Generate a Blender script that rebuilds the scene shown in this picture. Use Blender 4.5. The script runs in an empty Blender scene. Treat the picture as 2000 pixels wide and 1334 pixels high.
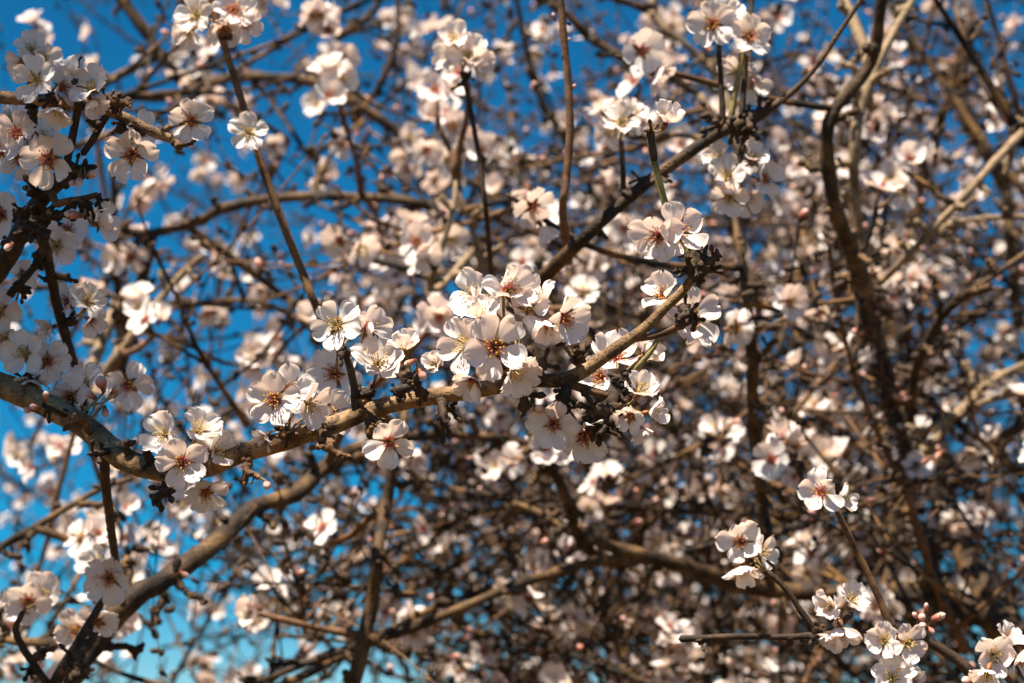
import bpy, math, random
import numpy as np
from mathutils import Vector, Matrix, noise

random.seed(7)
RNG = np.random.default_rng(11)
scene = bpy.context.scene
col = scene.collection
rad = math.radians

# ------------------------------------------------------------------ camera
PITCH = rad(14.0)
LENS = 70.0
FOC = 1.2                                   # metres to the sharp branch
CAM = Vector((0, 0, 1.62))
FWD = Vector((0, math.cos(PITCH), math.sin(PITCH)))
RGT = Vector((1, 0, 0))
UPV = Vector((0, -math.sin(PITCH), math.cos(PITCH)))
K = 18.0 / LENS / 1000.0                    # metres per photo pixel per metre of depth

cam_d = bpy.data.cameras.new('camera')
cam_d.lens = LENS
cam_d.sensor_width = 36.0
cam_d.clip_start = 0.02
cam_d.clip_end = 3000
cam_d.dof.use_dof = True
cam_d.dof.focus_distance = FOC
cam_d.dof.aperture_fstop = 9.0
cam = bpy.data.objects.new('camera', cam_d)
cam.location = CAM
cam.rotation_euler = (rad(90) + PITCH, 0, 0)
col.objects.link(cam)
scene.camera = cam

# ------------------------------------------------------------------ sky and sun
SUN_EL, SUN_AZ = rad(63), rad(-145)          # azimuth from +Y, clockwise: behind the camera, to its left
sun_dir = Vector((math.sin(SUN_AZ) * math.cos(SUN_EL), math.cos(SUN_AZ) * math.cos(SUN_EL), math.sin(SUN_EL)))
world = bpy.data.worlds.new('World')
scene.world = world
world.use_nodes = True
wn = world.node_tree
wn.nodes.clear()
sky = wn.nodes.new('ShaderNodeTexSky')
sky.sky_type = 'NISHITA'
sky.sun_disc = False
sky.sun_elevation = SUN_EL
sky.sun_rotation = SUN_AZ
sky.altitude = 1500
sky.air_density = 1.0
sky.dust_density = 0.0
sky.ozone_density = 1.6
hs = wn.nodes.new('ShaderNodeHueSaturation')
hs.inputs['Saturation'].default_value = 1.9
hs.inputs['Hue'].default_value = 0.496
bgn = wn.nodes.new('ShaderNodeBackground')
bgn.inputs['Strength'].default_value = 0.05
wo = wn.nodes.new('ShaderNodeOutputWorld')
wn.links.new(sky.outputs[0], hs.inputs['Color'])
wn.links.new(hs.outputs[0], bgn.inputs['Color'])
wn.links.new(bgn.outputs[0], wo.inputs['Surface'])

sl = bpy.data.lights.new('sun', 'SUN')
sl.energy = 5.0
sl.angle = rad(0.53)
sl.color = (1.0, 0.94, 0.86)
sun = bpy.data.objects.new('sun', sl)
sun.rotation_euler = (-sun_dir).to_track_quat('-Z', 'Y').to_euler()
sun.location = (-2, -3, 6)
col.objects.link(sun)

scene.view_settings.view_transform = 'Standard'
scene.view_settings.look = 'None'
scene.view_settings.exposure = 1.34
scene.view_settings.gamma = 1.0
scene.view_settings.use_white_balance = True
scene.view_settings.white_balance_temperature = 7500
scene.view_settings.use_curve_mapping = False
scene.render.engine = 'CYCLES'
scene.cycles.use_denoising = True
scene.cycles.max_bounces = 5
scene.cycles.diffuse_bounces = 2
scene.cycles.transmission_bounces = 3
scene.cycles.caustics_reflective = False
scene.cycles.caustics_refractive = False


# ------------------------------------------------------------------ pixel helpers
def W(px, py, rel=1.0):
    d = FOC * rel
    return CAM + FWD * d + RGT * ((px - 1000) * K * d) + UPV * ((667 - py) * K * d)


def S(px, rel=1.0):
    return px * K * FOC * rel


def face(r, u, t):
    return (RGT * r + UPV * u - FWD * t).normalized()


# ------------------------------------------------------------------ materials
def new_mat(name):
    m = bpy.data.materials.new(name)
    m.use_nodes = True
    nt = m.node_tree
    nt.nodes.clear()
    out = nt.nodes.new('ShaderNodeOutputMaterial')
    return m, nt, out


def ramp(nt, stops):
    r = nt.nodes.new('ShaderNodeValToRGB')
    e = r.color_ramp.elements
    while len(e) < len(stops):
        e.new(0.5)
    for i, (p, c) in enumerate(stops):
        e[i].position = p
        e[i].color = (c[0], c[1], c[2], 1)
    return r


def petal_mat(name, stops, trans_col, trans=0.38):
    m, nt, out = new_mat(name)
    at = nt.nodes.new('ShaderNodeAttribute')
    at.attribute_name = 'along'
    ac = nt.nodes.new('ShaderNodeAttribute')
    ac.attribute_name = 'across'
    r = ramp(nt, stops)
    nt.links.new(at.outputs['Fac'], r.inputs[0])
    # faint blush, different on every flower
    oi = nt.nodes.new('ShaderNodeObjectInfo')
    tc = nt.nodes.new('ShaderNodeTexCoord')
    nz = nt.nodes.new('ShaderNodeTexNoise')
    nz.inputs['Scale'].default_value = 130
    nt.links.new(tc.outputs['Object'], nz.inputs['Vector'])
    mx = nt.nodes.new('ShaderNodeMix')
    mx.data_type = 'RGBA'
    mx.blend_type = 'MULTIPLY'
    mul = nt.nodes.new('ShaderNodeMath')
    mul.operation = 'MULTIPLY'
    nt.links.new(oi.outputs['Random'], mul.inputs[0])
    nt.links.new(nz.outputs['Fac'], mul.inputs[1])
    nt.links.new(mul.outputs[0], mx.inputs['Factor'])
    nt.links.new(r.outputs[0], mx.inputs['A'])
    mx.inputs['B'].default_value = (1.0, 0.88, 0.88, 1)
    # veins running along the petal
    sn = nt.nodes.new('ShaderNodeMath')
    sn.operation = 'SINE'
    ml = nt.nodes.new('ShaderNodeMath')
    ml.operation = 'MULTIPLY'
    ml.inputs[1].default_value = 26
    nt.links.new(ac.outputs['Fac'], ml.inputs[0])
    nt.links.new(ml.outputs[0], sn.inputs[0])
    bp = nt.nodes.new('ShaderNodeBump')
    bp.inputs['Strength'].default_value = 0.10
    bp.inputs['Distance'].default_value = 0.0004
    nt.links.new(sn.outputs[0], bp.inputs['Height'])
    pb = nt.nodes.new('ShaderNodeBsdfPrincipled')
    pb.inputs['Roughness'].default_value = 0.55
    pb.inputs['Specular IOR Level'].default_value = 0.25
    nt.links.new(mx.outputs['Result'], pb.inputs['Base Color'])
    nt.links.new(bp.outputs[0], pb.inputs['Normal'])
    tr = nt.nodes.new('ShaderNodeBsdfTranslucent')
    mt = nt.nodes.new('ShaderNodeMix')
    mt.data_type = 'RGBA'
    mt.blend_type = 'MULTIPLY'
    mt.inputs['Factor'].default_value = 1
    nt.links.new(mx.outputs['Result'], mt.inputs['A'])
    mt.inputs['B'].default_value = (*trans_col, 1)
    nt.links.new(mt.outputs['Result'], tr.inputs['Color'])
    ms = nt.nodes.new('ShaderNodeMixShader')
    ms.inputs[0].default_value = trans
    nt.links.new(pb.outputs[0], ms.inputs[1])
    nt.links.new(tr.outputs[0], ms.inputs[2])
    nt.links.new(ms.outputs[0], out.inputs['Surface'])
    return m


WHITE = (0.88, 0.855, 0.845)
M_PET_R = petal_mat('petal_red_base', [(0.0, (0.42, 0.015, 0.04)), (0.07, (0.55, 0.06, 0.09)), (0.15, (0.82, 0.55, 0.56)),
                                       (0.28, WHITE), (1.0, (0.88, 0.84, 0.83))], (1.0, 0.82, 0.70))
M_PET_Y = petal_mat('petal_pale_base', [(0.0, (0.55, 0.36, 0.12)), (0.08, (0.72, 0.55, 0.32)), (0.18, (0.85, 0.78, 0.70)),
                                        (0.32, WHITE), (1.0, (0.89, 0.85, 0.84))], (1.0, 0.82, 0.70))
M_BUD = petal_mat('bud_petal', [(0.0, (0.36, 0.10, 0.07)), (0.35, (0.58, 0.25, 0.19)), (0.7, (0.76, 0.50, 0.43)),
                                (1.0, (0.80, 0.62, 0.56))], (1.0, 0.8, 0.75), 0.2)


def simple_mat(name, c1, c2, scale, rough=0.6, bump=0.0, bdist=0.001, detail=4, contrast=None, transl=0.0):
    m, nt, out = new_mat(name)
    tc = nt.nodes.new('ShaderNodeTexCoord')
    nz = nt.nodes.new('ShaderNodeTexNoise')
    nz.inputs['Scale'].default_value = scale
    nz.inputs['Detail'].default_value = detail
    nt.links.new(tc.outputs['Object'], nz.inputs['Vector'])
    lo, hi = contrast or (0.35, 0.65)
    r = ramp(nt, [(lo, c1), (hi, c2)])
    nt.links.new(nz.outputs['Fac'], r.inputs[0])
    pb = nt.nodes.new('ShaderNodeBsdfPrincipled')
    pb.inputs['Roughness'].default_value = rough
    pb.inputs['Specular IOR Level'].default_value = 0.3
    nt.links.new(r.outputs[0], pb.inputs['Base Color'])
    if bump:
        bp = nt.nodes.new('ShaderNodeBump')
        bp.inputs['Strength'].default_value = bump
        bp.inputs['Distance'].default_value = bdist
        nt.links.new(nz.outputs['Fac'], bp.inputs['Height'])
        nt.links.new(bp.outputs[0], pb.inputs['Normal'])
    nt.links.new(pb.outputs[0], out.inputs['Surface'])
    return m


def bark_mat(name, light, mid, dark, speck, scale=1.0, crust=0.5):
    """Bark: broad tone changes, dark patches of crust and painted shadow, dense dark specks and a rough relief."""
    m, nt, out = new_mat(name)
    tc = nt.nodes.new('ShaderNodeTexCoord')
    n1 = nt.nodes.new('ShaderNodeTexNoise')
    n1.inputs['Scale'].default_value = 60 * scale
    n1.inputs['Detail'].default_value = 6
    n1.inputs['Roughness'].default_value = 0.65
    nt.links.new(tc.outputs['Object'], n1.inputs['Vector'])
    r1 = ramp(nt, [(0.30, dark), (0.46, mid), (0.68, light)])
    nt.links.new(n1.outputs['Fac'], r1.inputs[0])
    # specks
    v = nt.nodes.new('ShaderNodeTexVoronoi')
    v.inputs['Scale'].default_value = 620 * scale
    nt.links.new(tc.outputs['Object'], v.inputs['Vector'])
    r2 = ramp(nt, [(0.22, (1, 1, 1)), (0.42, (0, 0, 0))])
    nt.links.new(v.outputs['Distance'], r2.inputs[0])
    n3 = nt.nodes.new('ShaderNodeTexNoise')
    n3.inputs['Scale'].default_value = 150 * scale
    nt.links.new(tc.outputs['Object'], n3.inputs['Vector'])
    r3 = ramp(nt, [(0.42, (0, 0, 0)), (0.56, (1, 1, 1))])
    nt.links.new(n3.outputs['Fac'], r3.inputs[0])
    mm = nt.nodes.new('ShaderNodeMath')
    mm.operation = 'MULTIPLY'
    nt.links.new(r2.outputs[0], mm.inputs[0])
    nt.links.new(r3.outputs[0], mm.inputs[1])
    mx = nt.nodes.new('ShaderNodeMix')
    mx.data_type = 'RGBA'
    nt.links.new(mm.outputs[0], mx.inputs['Factor'])
    nt.links.new(r1.outputs[0], mx.inputs['A'])
    mx.inputs['B'].default_value = (*speck, 1)
    # dark crust, also used as painted shadow patches
    n4 = nt.nodes.new('ShaderNodeTexNoise')
    n4.inputs['Scale'].default_value = 26 * scale
    n4.inputs['Detail'].default_value = 8
    n4.inputs['Roughness'].default_value = 0.7
    nt.links.new(tc.outputs['Object'], n4.inputs['Vector'])
    r4 = ramp(nt, [(0.56, (0, 0, 0)), (0.62, (crust, crust, crust))])
    nt.links.new(n4.outputs['Fac'], r4.inputs[0])
    m2 = nt.nodes.new('ShaderNodeMix')
    m2.data_type = 'RGBA'
    nt.links.new(r4.outputs[0], m2.inputs['Factor'])
    nt.links.new(mx.outputs['Result'], m2.inputs['A'])
    m2.inputs['B'].default_value = (0.02, 0.013, 0.010, 1)
    pb = nt.nodes.new('ShaderNodeBsdfPrincipled')
    pb.inputs['Roughness'].default_value = 0.72
    pb.inputs['Specular IOR Level'].default_value = 0.28
    nt.links.new(m2.outputs['Result'], pb.inputs['Base Color'])
    n5 = nt.nodes.new('ShaderNodeTexNoise')
    n5.inputs['Scale'].default_value = 320 * scale
    n5.inputs['Detail'].default_value = 5
    nt.links.new(tc.outputs['Object'], n5.inputs['Vector'])
    ad = nt.nodes.new('ShaderNodeMath')
    ad.operation = 'SUBTRACT'
    nt.links.new(n5.outputs['Fac'], ad.inputs[0])
    nt.links.new(mm.outputs[0], ad.inputs[1])
    bp = nt.nodes.new('ShaderNodeBump')
    bp.inputs['Strength'].default_value = 0.55
    bp.inputs['Distance'].default_value = 0.0009 / scale
    nt.links.new(ad.outputs[0], bp.inputs['Height'])
    nt.links.new(bp.outputs[0], pb.inputs['Normal'])
    nt.links.new(pb.outputs[0], out.inputs['Surface'])
    return m


M_BARK = bark_mat('bark_speckled_tan', (0.38, 0.24, 0.125), (0.16, 0.092, 0.043), (0.03, 0.018, 0.010), (0.03, 0.018, 0.012), 1.0, .85)  # crust set strong to stand in for shadow falling on the branch
M_SPUR = bark_mat('bark_spur_dark', (0.095, 0.055, 0.032), (0.036, 0.022, 0.014), (0.014, 0.009, 0.007), (0.010, 0.007, 0.005), 1.3, 0.8)
M_KNOT = bark_mat('bark_spur_brown', (0.22, 0.115, 0.048), (0.10, 0.05, 0.023), (0.03, 0.018, 0.011), (0.02, 0.012, 0.008), 1.4, 0.5)
M_TWIG = bark_mat('bark_young_reddish', (0.25, 0.13, 0.06), (0.14, 0.07, 0.035), (0.05, 0.028, 0.017), (0.05, 0.03, 0.02), 1.2, 0.4)
M_GREEN = bark_mat('bark_young_green', (0.34, 0.29, 0.11), (0.24, 0.19, 0.075), (0.11, 0.075, 0.035), (0.06, 0.045, 0.02), 1.2, 0.2)
M_LIMB = bark_mat('bark_old_brown_shaded', (0.19, 0.105, 0.043), (0.036, 0.021, 0.011), (0.008, 0.006, 0.004), (0.03, 0.02, 0.013), 0.5, 0.75)  # brown bark with near-black shade and gold sunlight mixed into its tones
M_LIMBL = bark_mat('bark_old_pale_lit', (0.36, 0.26, 0.165), (0.23, 0.16, 0.095), (0.07, 0.045, 0.027), (0.06, 0.04, 0.03), 0.6, 0.4)  # paler copy for limbs in the sun, the light put into the bark colour
M_FAR = simple_mat('bark_twig_sun_shade', (0.006, 0.004, 0.003), (0.21, 0.108, 0.038), 30, 0.75, detail=3, contrast=(.46, .68))  # near-black and gold patches stand in for shaded and sunlit stretches of twig
M_CALYX = simple_mat('calyx_red_brown', (0.10, 0.028, 0.018), (0.26, 0.11, 0.045), 260, 0.5)
M_SEPAL = simple_mat('sepal_olive', (0.11, 0.085, 0.025), (0.24, 0.10, 0.04), 220, 0.5)
M_FIL_R = simple_mat('filament_red', (0.50, 0.06, 0.07), (0.72, 0.32, 0.26), 300, 0.5)
M_FIL_Y = simple_mat('filament_cream', (0.78, 0.62, 0.36), (0.80, 0.70, 0.52), 300, 0.5)
M_ANT = simple_mat('anther_yellow', (0.42, 0.20, 0.03), (0.80, 0.52, 0.08), 900, 0.7)
M_STALK = simple_mat('stalk_green_brown', (0.16, 0.09, 0.04), (0.25, 0.19, 0.07), 200, 0.55)


# ------------------------------------------------------------------ mesh helpers
class MB:
    """Collects vertices and faces with a material slot and the two petal attributes."""
    def __init__(self):
        self.v, self.f, self.m, self.al, self.ac = [], [], [], [], []

    def add(self, vs, fs, mi=0, al=None, ac=None):
        o = len(self.v)
        self.v.extend([tuple(p) for p in vs])
        self.f.extend([tuple(i + o for i in q) for q in fs])
        self.m.extend([mi] * len(fs))
        self.al.extend(al if al is not None else [0.0] * len(vs))
        self.ac.extend(ac if ac is not None else [0.0] * len(vs))

    def mesh(self, name, mats, smooth=True):
        me = bpy.data.meshes.new(name)
        me.from_pydata(self.v, [], self.f)
        for m in mats:
            me.materials.append(m)
        me.polygons.foreach_set('material_index', self.m)
        me.polygons.foreach_set('use_smooth', [smooth] * len(self.f))
        if any(self.al):
            a = me.attributes.new('along', 'FLOAT', 'POINT')
            a.data.foreach_set('value', self.al)
            a = me.attributes.new('across', 'FLOAT', 'POINT')
            a.data.foreach_set('value', self.ac)
        me.update()
        return me


def link(name, data, parent=None, mw=None, loc=None):
    o = bpy.data.objects.new(name, data)
    col.objects.link(o)
    if parent is not None:
        o.parent = parent
    if mw is not None:
        o.matrix_basis = mw
    elif loc is not None:
        o.location = loc
    return o


def empty(name, loc):
    o = link(name, None, loc=loc)
    o.empty_display_size = 0.05
    return o


def tag(o, label, cat, group=None, kind=None):
    if label:
        o['label'] = label
    if cat:
        o['category'] = cat
    if group:
        o['group'] = group
    if kind:
        o['kind'] = kind
    return o


def catmull(pts, step):
    """pts: list of (Vector, radius) -> resampled list."""
    if len(pts) == 2:
        a, b = pts
        pts = [a, ((a[0] + b[0]) / 2, (a[1] + b[1]) / 2), b]
    out = []
    n = len(pts)
    for i in range(n - 1):
        p0 = pts[max(i - 1, 0)]
        p1, p2 = pts[i], pts[i + 1]
        p3 = pts[min(i + 2, n - 1)]
        k = max(1, int((p2[0] - p1[0]).length / step))
        for j in range(k):
            t = j / k
            t2, t3 = t * t, t * t * t
            P = 0.5 * ((2 * p1[0]) + (p2[0] - p0[0]) * t + (2 * p0[0] - 5 * p1[0] + 4 * p2[0] - p3[0]) * t2
                       + (3 * p1[0] - p0[0] - 3 * p2[0] + p3[0]) * t3)
            out.append((P, p1[1] * (1 - t) + p2[1] * t))
    out.append(pts[-1])
    return out


def tube(mb, pts, sides=10, rough=0.0, freq=60.0, mi=0, cap=True, ringy=0.0):
    """Sweep a ring along points; rough moves the skin by noise, ringy gives annual-ring swellings."""
    n = len(pts)
    if n < 2:
        return
    t = (pts[1][0] - pts[0][0]).normalized()
    x = t.orthogonal().normalized()
    vs, fs = [], []
    for i, (p, r) in enumerate(pts):
        if 0 < i < n - 1:
            t = (pts[i + 1][0] - pts[i - 1][0])
        elif i == n - 1:
            t = p - pts[i - 1][0]
        if t.length < 1e-9:
            t = Vector((0, 0, 1))
        t = t.normalized()
        x = (x - t * x.dot(t))
        if x.length < 1e-6:
            x = t.orthogonal()
        x.normalize()
        y = t.cross(x)
        rr = r
        if ringy:
            rr *= 1 + ringy * (noise.noise(p * 420) + 0.6 * math.sin(i * 1.9))
        for k in range(sides):
            a = 2 * math.pi * k / sides
            d = x * math.cos(a) + y * math.sin(a)
            q = rr
            if rough:
                q *= 1 + rough * noise.fractal((p + d * r) * freq, 1.0, 2.0, 3)
            vs.append(p + d * q)
    for i in range(n - 1):
        for k in range(sides):
            a, b = i * sides + k, i * sides + (k + 1) % sides
            fs.append((a, b, b + sides, a + sides))
    if cap:
        fs.append(tuple(range(sides - 1, -1, -1)))
        e = (n - 1) * sides
        c = len(vs)
        vs.append(pts[-1][0] + t * pts[-1][1] * 0.8)
        for k in range(sides):
            fs.append((e + k, e + (k + 1) % sides, c))
    mb.add(vs, fs, mi)


def lathe(mb, prof, M, sides=8, mi=0, al=None, bump=0.0):
    """prof: list of (r, z)."""
    vs, fs, aa = [], [], []
    for i, (r, z) in enumerate(prof):
        for k in range(sides):
            a = 2 * math.pi * k / sides
            q = r * (1 + bump * math.sin(k * 2.3 + i * 1.7))
            vs.append(M @ Vector((q * math.cos(a), q * math.sin(a), z)))
            aa.append(al[i] if al else 0.0)
    for i in range(len(prof) - 1):
        for k in range(sides):
            a, b = i * sides + k, i * sides + (k + 1) % sides
            fs.append((a, b, b + sides, a + sides))
    mb.add(vs, fs, mi, aa, [0.0] * len(vs))


def axis_matrix(loc, z, roll=0.0, s=1.0):
    q = z.to_track_quat('Z', 'Y')
    return Matrix.Translation(loc) @ q.to_matrix().to_4x4() @ Matrix.Rotation(roll, 4, 'Z') @ Matrix.Scale(s, 4)


# ------------------------------------------------------------------ blossom pieces (unit: metres, flower 40 mm across)
PV = [0, .1, .25, .45, .65, .8, .92, 1.0]
PW = [.055, .08, .20, .36, .45, .445, .34, .15]
PLEN = 0.0190


def petal_grid(nu, nv, seed, notch=0.10, ragged=0.03, cup=0.5, bend=0.12, ruffle=0.05, curl=0.0):
    r = random.Random(seed)
    ph = [r.uniform(0, 6.28) for _ in range(6)]
    side = r.uniform(-0.10, 0.10)
    vs, al, ac = [], [], []
    for i in range(nv + 1):
        v = i / nv
        w = float(np.interp(v, PV, PW)) * (1 + 0.05 * math.sin(ph[0] + 5 * v))
        for j in range(nu + 1):
            u = -1 + 2 * j / nu
            x = u * w
            tip = max(0.0, (v - 0.55) / 0.45) ** 1.5
            y = v - notch * math.exp(-(u / 0.28) ** 2) * tip
            y += ragged * tip * (math.sin(u * 9 + ph[1]) + 0.7 * math.sin(u * 17 + ph[2]))
            z = cup * x * x * (0.5 + 0.9 * v) + bend * v * v - curl * max(0, v - 0.6) ** 2
            z += ruffle * v * v * abs(u) * math.sin(u * 2.5 + v * 6 + ph[3]) + 0.5 * ruffle * v * math.sin(u * 7 + ph[4]) * v
            z -= 0.03 * math.exp(-(u / 0.10) ** 2) * v * (1.2 - v)
            x += side * v * v
            vs.append(Vector((x * PLEN, y * PLEN, z * PLEN)))
            al.append(max(0.001, v))
            ac.append(u)
    fs = []
    for i in range(nv):
        for j in range(nu):
            a = i * (nu + 1) + j
            fs.append((a, a + 1, a + nu + 2, a + nu + 1))
    return vs, fs, al, ac


PETALS = {}
for kind, mt in (('red', M_PET_R), ('pale', M_PET_Y)):
    PETALS[kind] = []
    for i in range(9):
        r = random.Random(100 + i)
        mb = MB()
        g = petal_grid(10, 11, 100 + i, notch=r.uniform(.03, .16), ragged=r.uniform(.012, .042), cup=r.uniform(.25, .9),
                       bend=r.uniform(-.02, .24), ruffle=r.uniform(.05, .18), curl=r.choice([0, 0, .5, 1.1]))
        mb.add(g[0], g[1], 0, g[2], g[3])
        PETALS[kind].append(mb.mesh('petal', [mt]))


def petal_matrix(az, theta, twist=0.0, lift=0.0, s=1.0):
    radial = Vector((math.cos(az), math.sin(az), 0))
    X = Vector((math.sin(az), -math.cos(az), 0))
    Y = Vector((0, 0, 1)) * math.cos(theta) + radial * math.sin(theta)
    Z = X.cross(Y)
    m = Matrix((X, Y, Z)).transposed().to_4x4()
    m.translation = radial * 0.0016 + Vector((0, 0, lift))
    return m @ Matrix.Rotation(twist, 4, 'Y') @ Matrix.Scale(s, 4)


def stamen_mesh(seed, n, kind, splay=1.0, sides=4):
    r = random.Random(seed)
    mb = MB()
    for i in range(n):
        az = i * 2.399 + r.uniform(-.3, .3)
        th = rad(r.uniform(6, 48)) * splay
        L = r.uniform(.0055, .0100)
        d = Vector((math.cos(az) * math.sin(th), math.sin(az) * math.sin(th), math.cos(th)))
        b = Vector((math.cos(az), math.sin(az), 0)) * 0.0014
        c = Vector((math.cos(az), math.sin(az), 0)) * r.uniform(-.0012, .0022)
        p1 = b + d * L * .5 + c * 0.5
        p2 = b + d * L + c
        tube(mb, [(b, .00026), (p1, .00022), (p2, .00016)], sides, mi=0, cap=False)
        A = axis_matrix(p2, (d + Vector((r.uniform(-1, 1), r.uniform(-1, 1), r.uniform(-.5, .5))) * .8).normalized())
        lathe(mb, [(.0001, -.0007), (.00052, -.0004), (.0006, .0001), (.0004, .0006), (.0001, .0008)], A, 5, 1)
    # pistil
    tube(mb, [(Vector((0, 0, -.001)), .0007), (Vector((.0003, 0, .006)), .0003), (Vector((.0008, .0004, .0115)), .00022)], 5, mi=2)
    return mb.mesh('stamens', [M_FIL_R if kind == 'red' else M_FIL_Y, M_ANT, M_STALK])


STAM = {k: [stamen_mesh(40 + i, 26, k, [0.8, 1.0, 1.25][i]) for i in range(3)] for k in ('red', 'pale')}


def sepal_geo(mb, az, theta, mi):
    """A small pointed sepal."""
    M = petal_matrix(az, theta)
    vs, fs = [], []
    prof = [(0, .0016), (.3, .0022), (.6, .0018), (.85, .0009), (1, .0002)]
    for v, w in prof:
        for u in (-1, 0, 1):
            vs.append(M @ Vector((u * w, v * .0078, (.0006 * u * u) - .0016 * v * v)))
    for i in range(len(prof) - 1):
        for j in range(2):
            a = i * 3 + j
            fs.append((a, a + 1, a + 4, a + 3))
    mb.add(vs, fs, mi)


def calyx_mesh(theta):
    mb = MB()
    I = Matrix.Identity(4)
    lathe(mb, [(.0004, -.0078), (.0019, -.0072), (.0027, -.005), (.0026, -.002), (.0028, -.0002), (.0022, -.0003), (.0004, -.0012)], I, 10, 0)
    for i in range(5):
        sepal_geo(mb, rad(36 + 72 * i), theta, 1)
    return mb.mesh('blossom', [M_CALYX, M_SEPAL])


CALYX = {'open': calyx_mesh(rad(86)), 'cup': calyx_mesh(rad(45)), 'back': calyx_mesh(rad(118))}


def blossom(parent, base, center, facing, scale, opening, kind, rnd, foot=None):
    """A part of the branch: calyx mesh with five petals, stamens and stalk as its sub-parts."""
    th0 = rad(22 + 62 * opening)
    cal = CALYX['open' if opening > .62 else 'cup']
    M = axis_matrix(center, facing, rnd.uniform(0, 6.28), scale)
    b = link('blossom', cal, parent, Matrix.Translation(-base) @ M)
    for i in range(5):
        az = rad(72 * i) + rnd.uniform(-.13, .13)
        th = th0 + rnd.uniform(-.22, .22)
        if rnd.random() < .16:
            th += rnd.uniform(-.6, .3)
        p = link('petal', rnd.choice(PETALS[kind]), b,
                 petal_matrix(az, th, rnd.uniform(-.34, .34), rnd.uniform(-.0004, .0007), rnd.uniform(.93, 1.06)))
    if opening > .25:
        link('stamens', rnd.choice(STAM[kind]), b, Matrix.Rotation(rnd.uniform(0, 6), 4, 'Z'))
    if foot is not None:
        f = M.inverted() @ foot
        mb = MB()
        e = Vector((0, 0, -.0072))
        mid = (e + f) * .5 + Vector((0, 0, -.25 * (f - e).length))
        tube(mb, catmull([(e, .0012), (mid, .0009), (f, .0011)], .003), 6, .15, 300)
        link('stalk', mb.mesh('stalk', [M_STALK]), b)
    return b


def bud_mesh(seed, fat=1.0):
    mb = MB()
    I = Matrix.Identity(4)
    lathe(mb, [(.0004, -.006), (.0017, -.0054), (.0025, -.003), (.0027, -.0008)], I, 9, 0)
    lathe(mb, [(.0027, -.0012), (.0039 * fat, .0018), (.0043 * fat, .0048), (.0036 * fat, .0078), (.0018 * fat, .0098), (.0002, .0106)], I, 10, 1,
          [.05, .2, .45, .7, .9, 1.0], .04)
    for i in range(5):
        sepal_geo(mb, rad(36 + 72 * i), rad(9), 2)
    return mb.mesh('bud', [M_CALYX, M_BUD, M_SEPAL])


BUDS = [bud_mesh(1, .85), bud_mesh(2, 1.0), bud_mesh(3, 1.2)]


def put_bud(parent, base, loc, d, s, rnd, foot=None):
    M = axis_matrix(loc, d, rnd.uniform(0, 6), s)
    b = link('bud', rnd.choice(BUDS), parent, Matrix.Translation(-base) @ M)
    if foot is not None:
        f = M.inverted() @ foot
        mb = MB()
        e = Vector((0, 0, -.0055))
        tube(mb, catmull([(e, .0012), ((e + f) / 2 + Vector((0, 0, -.001)), .001), (f, .0011)], .003), 6)
        link('stalk', mb.mesh('stalk', [M_STALK]), b)
    return b


# ------------------------------------------------------------------ spurs
def knob(mb, p, d, r, rnd, mi=0):
    """A plump scaly resting bud."""
    M = axis_matrix(p, d, rnd.uniform(0, 6))
    k = rnd.uniform(.85, 1.25)
    prof = [(r * .45, -r * .6), (r * .95, -r * .1), (r * .78, r * .35), (r * .9, r * .55), (r * .55, r * 1.1 * k), (r * .1, r * 1.55 * k)]
    lathe(mb, prof, M, 7, mi, None, .10)


def spur_geo(mb, a, b, r0, r1, rnd, knobs=5, mi=0, kr=None):
    """Crooked ringed wood from a to b with knobs crowded on its end."""
    L = (b - a).length
    pts = [(a, r0 * 1.25)]
    n = max(3, int(L / .005))
    side = (b - a).orthogonal().normalized()
    side2 = (b - a).normalized().cross(side)
    for i in range(1, n):
        t = i / n
        p = a.lerp(b, t) + (side * rnd.uniform(-1, 1) + side2 * rnd.uniform(-1, 1)) * min(.0022, L * .1)
        pts.append((p, (r0 * (1 - t) + r1 * t) * rnd.uniform(.8, 1.3)))
    pts.append((b, r1 * 1.2))
    tube(mb, catmull(pts, .0011), 9, .28, 380, mi, True, .16)
    ax = (b - a).normalized()
    for i in range(knobs):
        t = 1 - abs(rnd.gauss(0, .33))
        t = max(.05, t)
        p = a.lerp(b, t)
        d = (ax * rnd.uniform(-.1, 1.1) + side * rnd.uniform(-1, 1) + side2 * rnd.uniform(-1, 1)).normalized()
        kk = (kr or r1) * rnd.uniform(.55, 1.0)
        if rnd.random() < .35:                                  # a little side shoot carrying the knob
            q = p + d * (r1 + kk * 2.6)
            tube(mb, catmull([(p, kk * .7), (p.lerp(q, .5) + side * kk * .3, kk * .55), (q, kk * .6)], .0015), 6, .2, 400, mi, True, .15)
            p = q - d * r1 * .6
        knob(mb, p + d * r1 * .9, d, kk, rnd, mi)


# ------------------------------------------------------------------ branch builder
def nearest(poly, p):
    return min(poly, key=lambda q: (q[0] - p).length_squared)


def pxpath(path):
    out = []
    for q in path:
        px, py, r = q[:3]
        rel = q[3] if len(q) > 3 else 1.0
        out.append((W(px, py, rel), S(r, rel)))
    return out


BRANCHES = []


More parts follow.
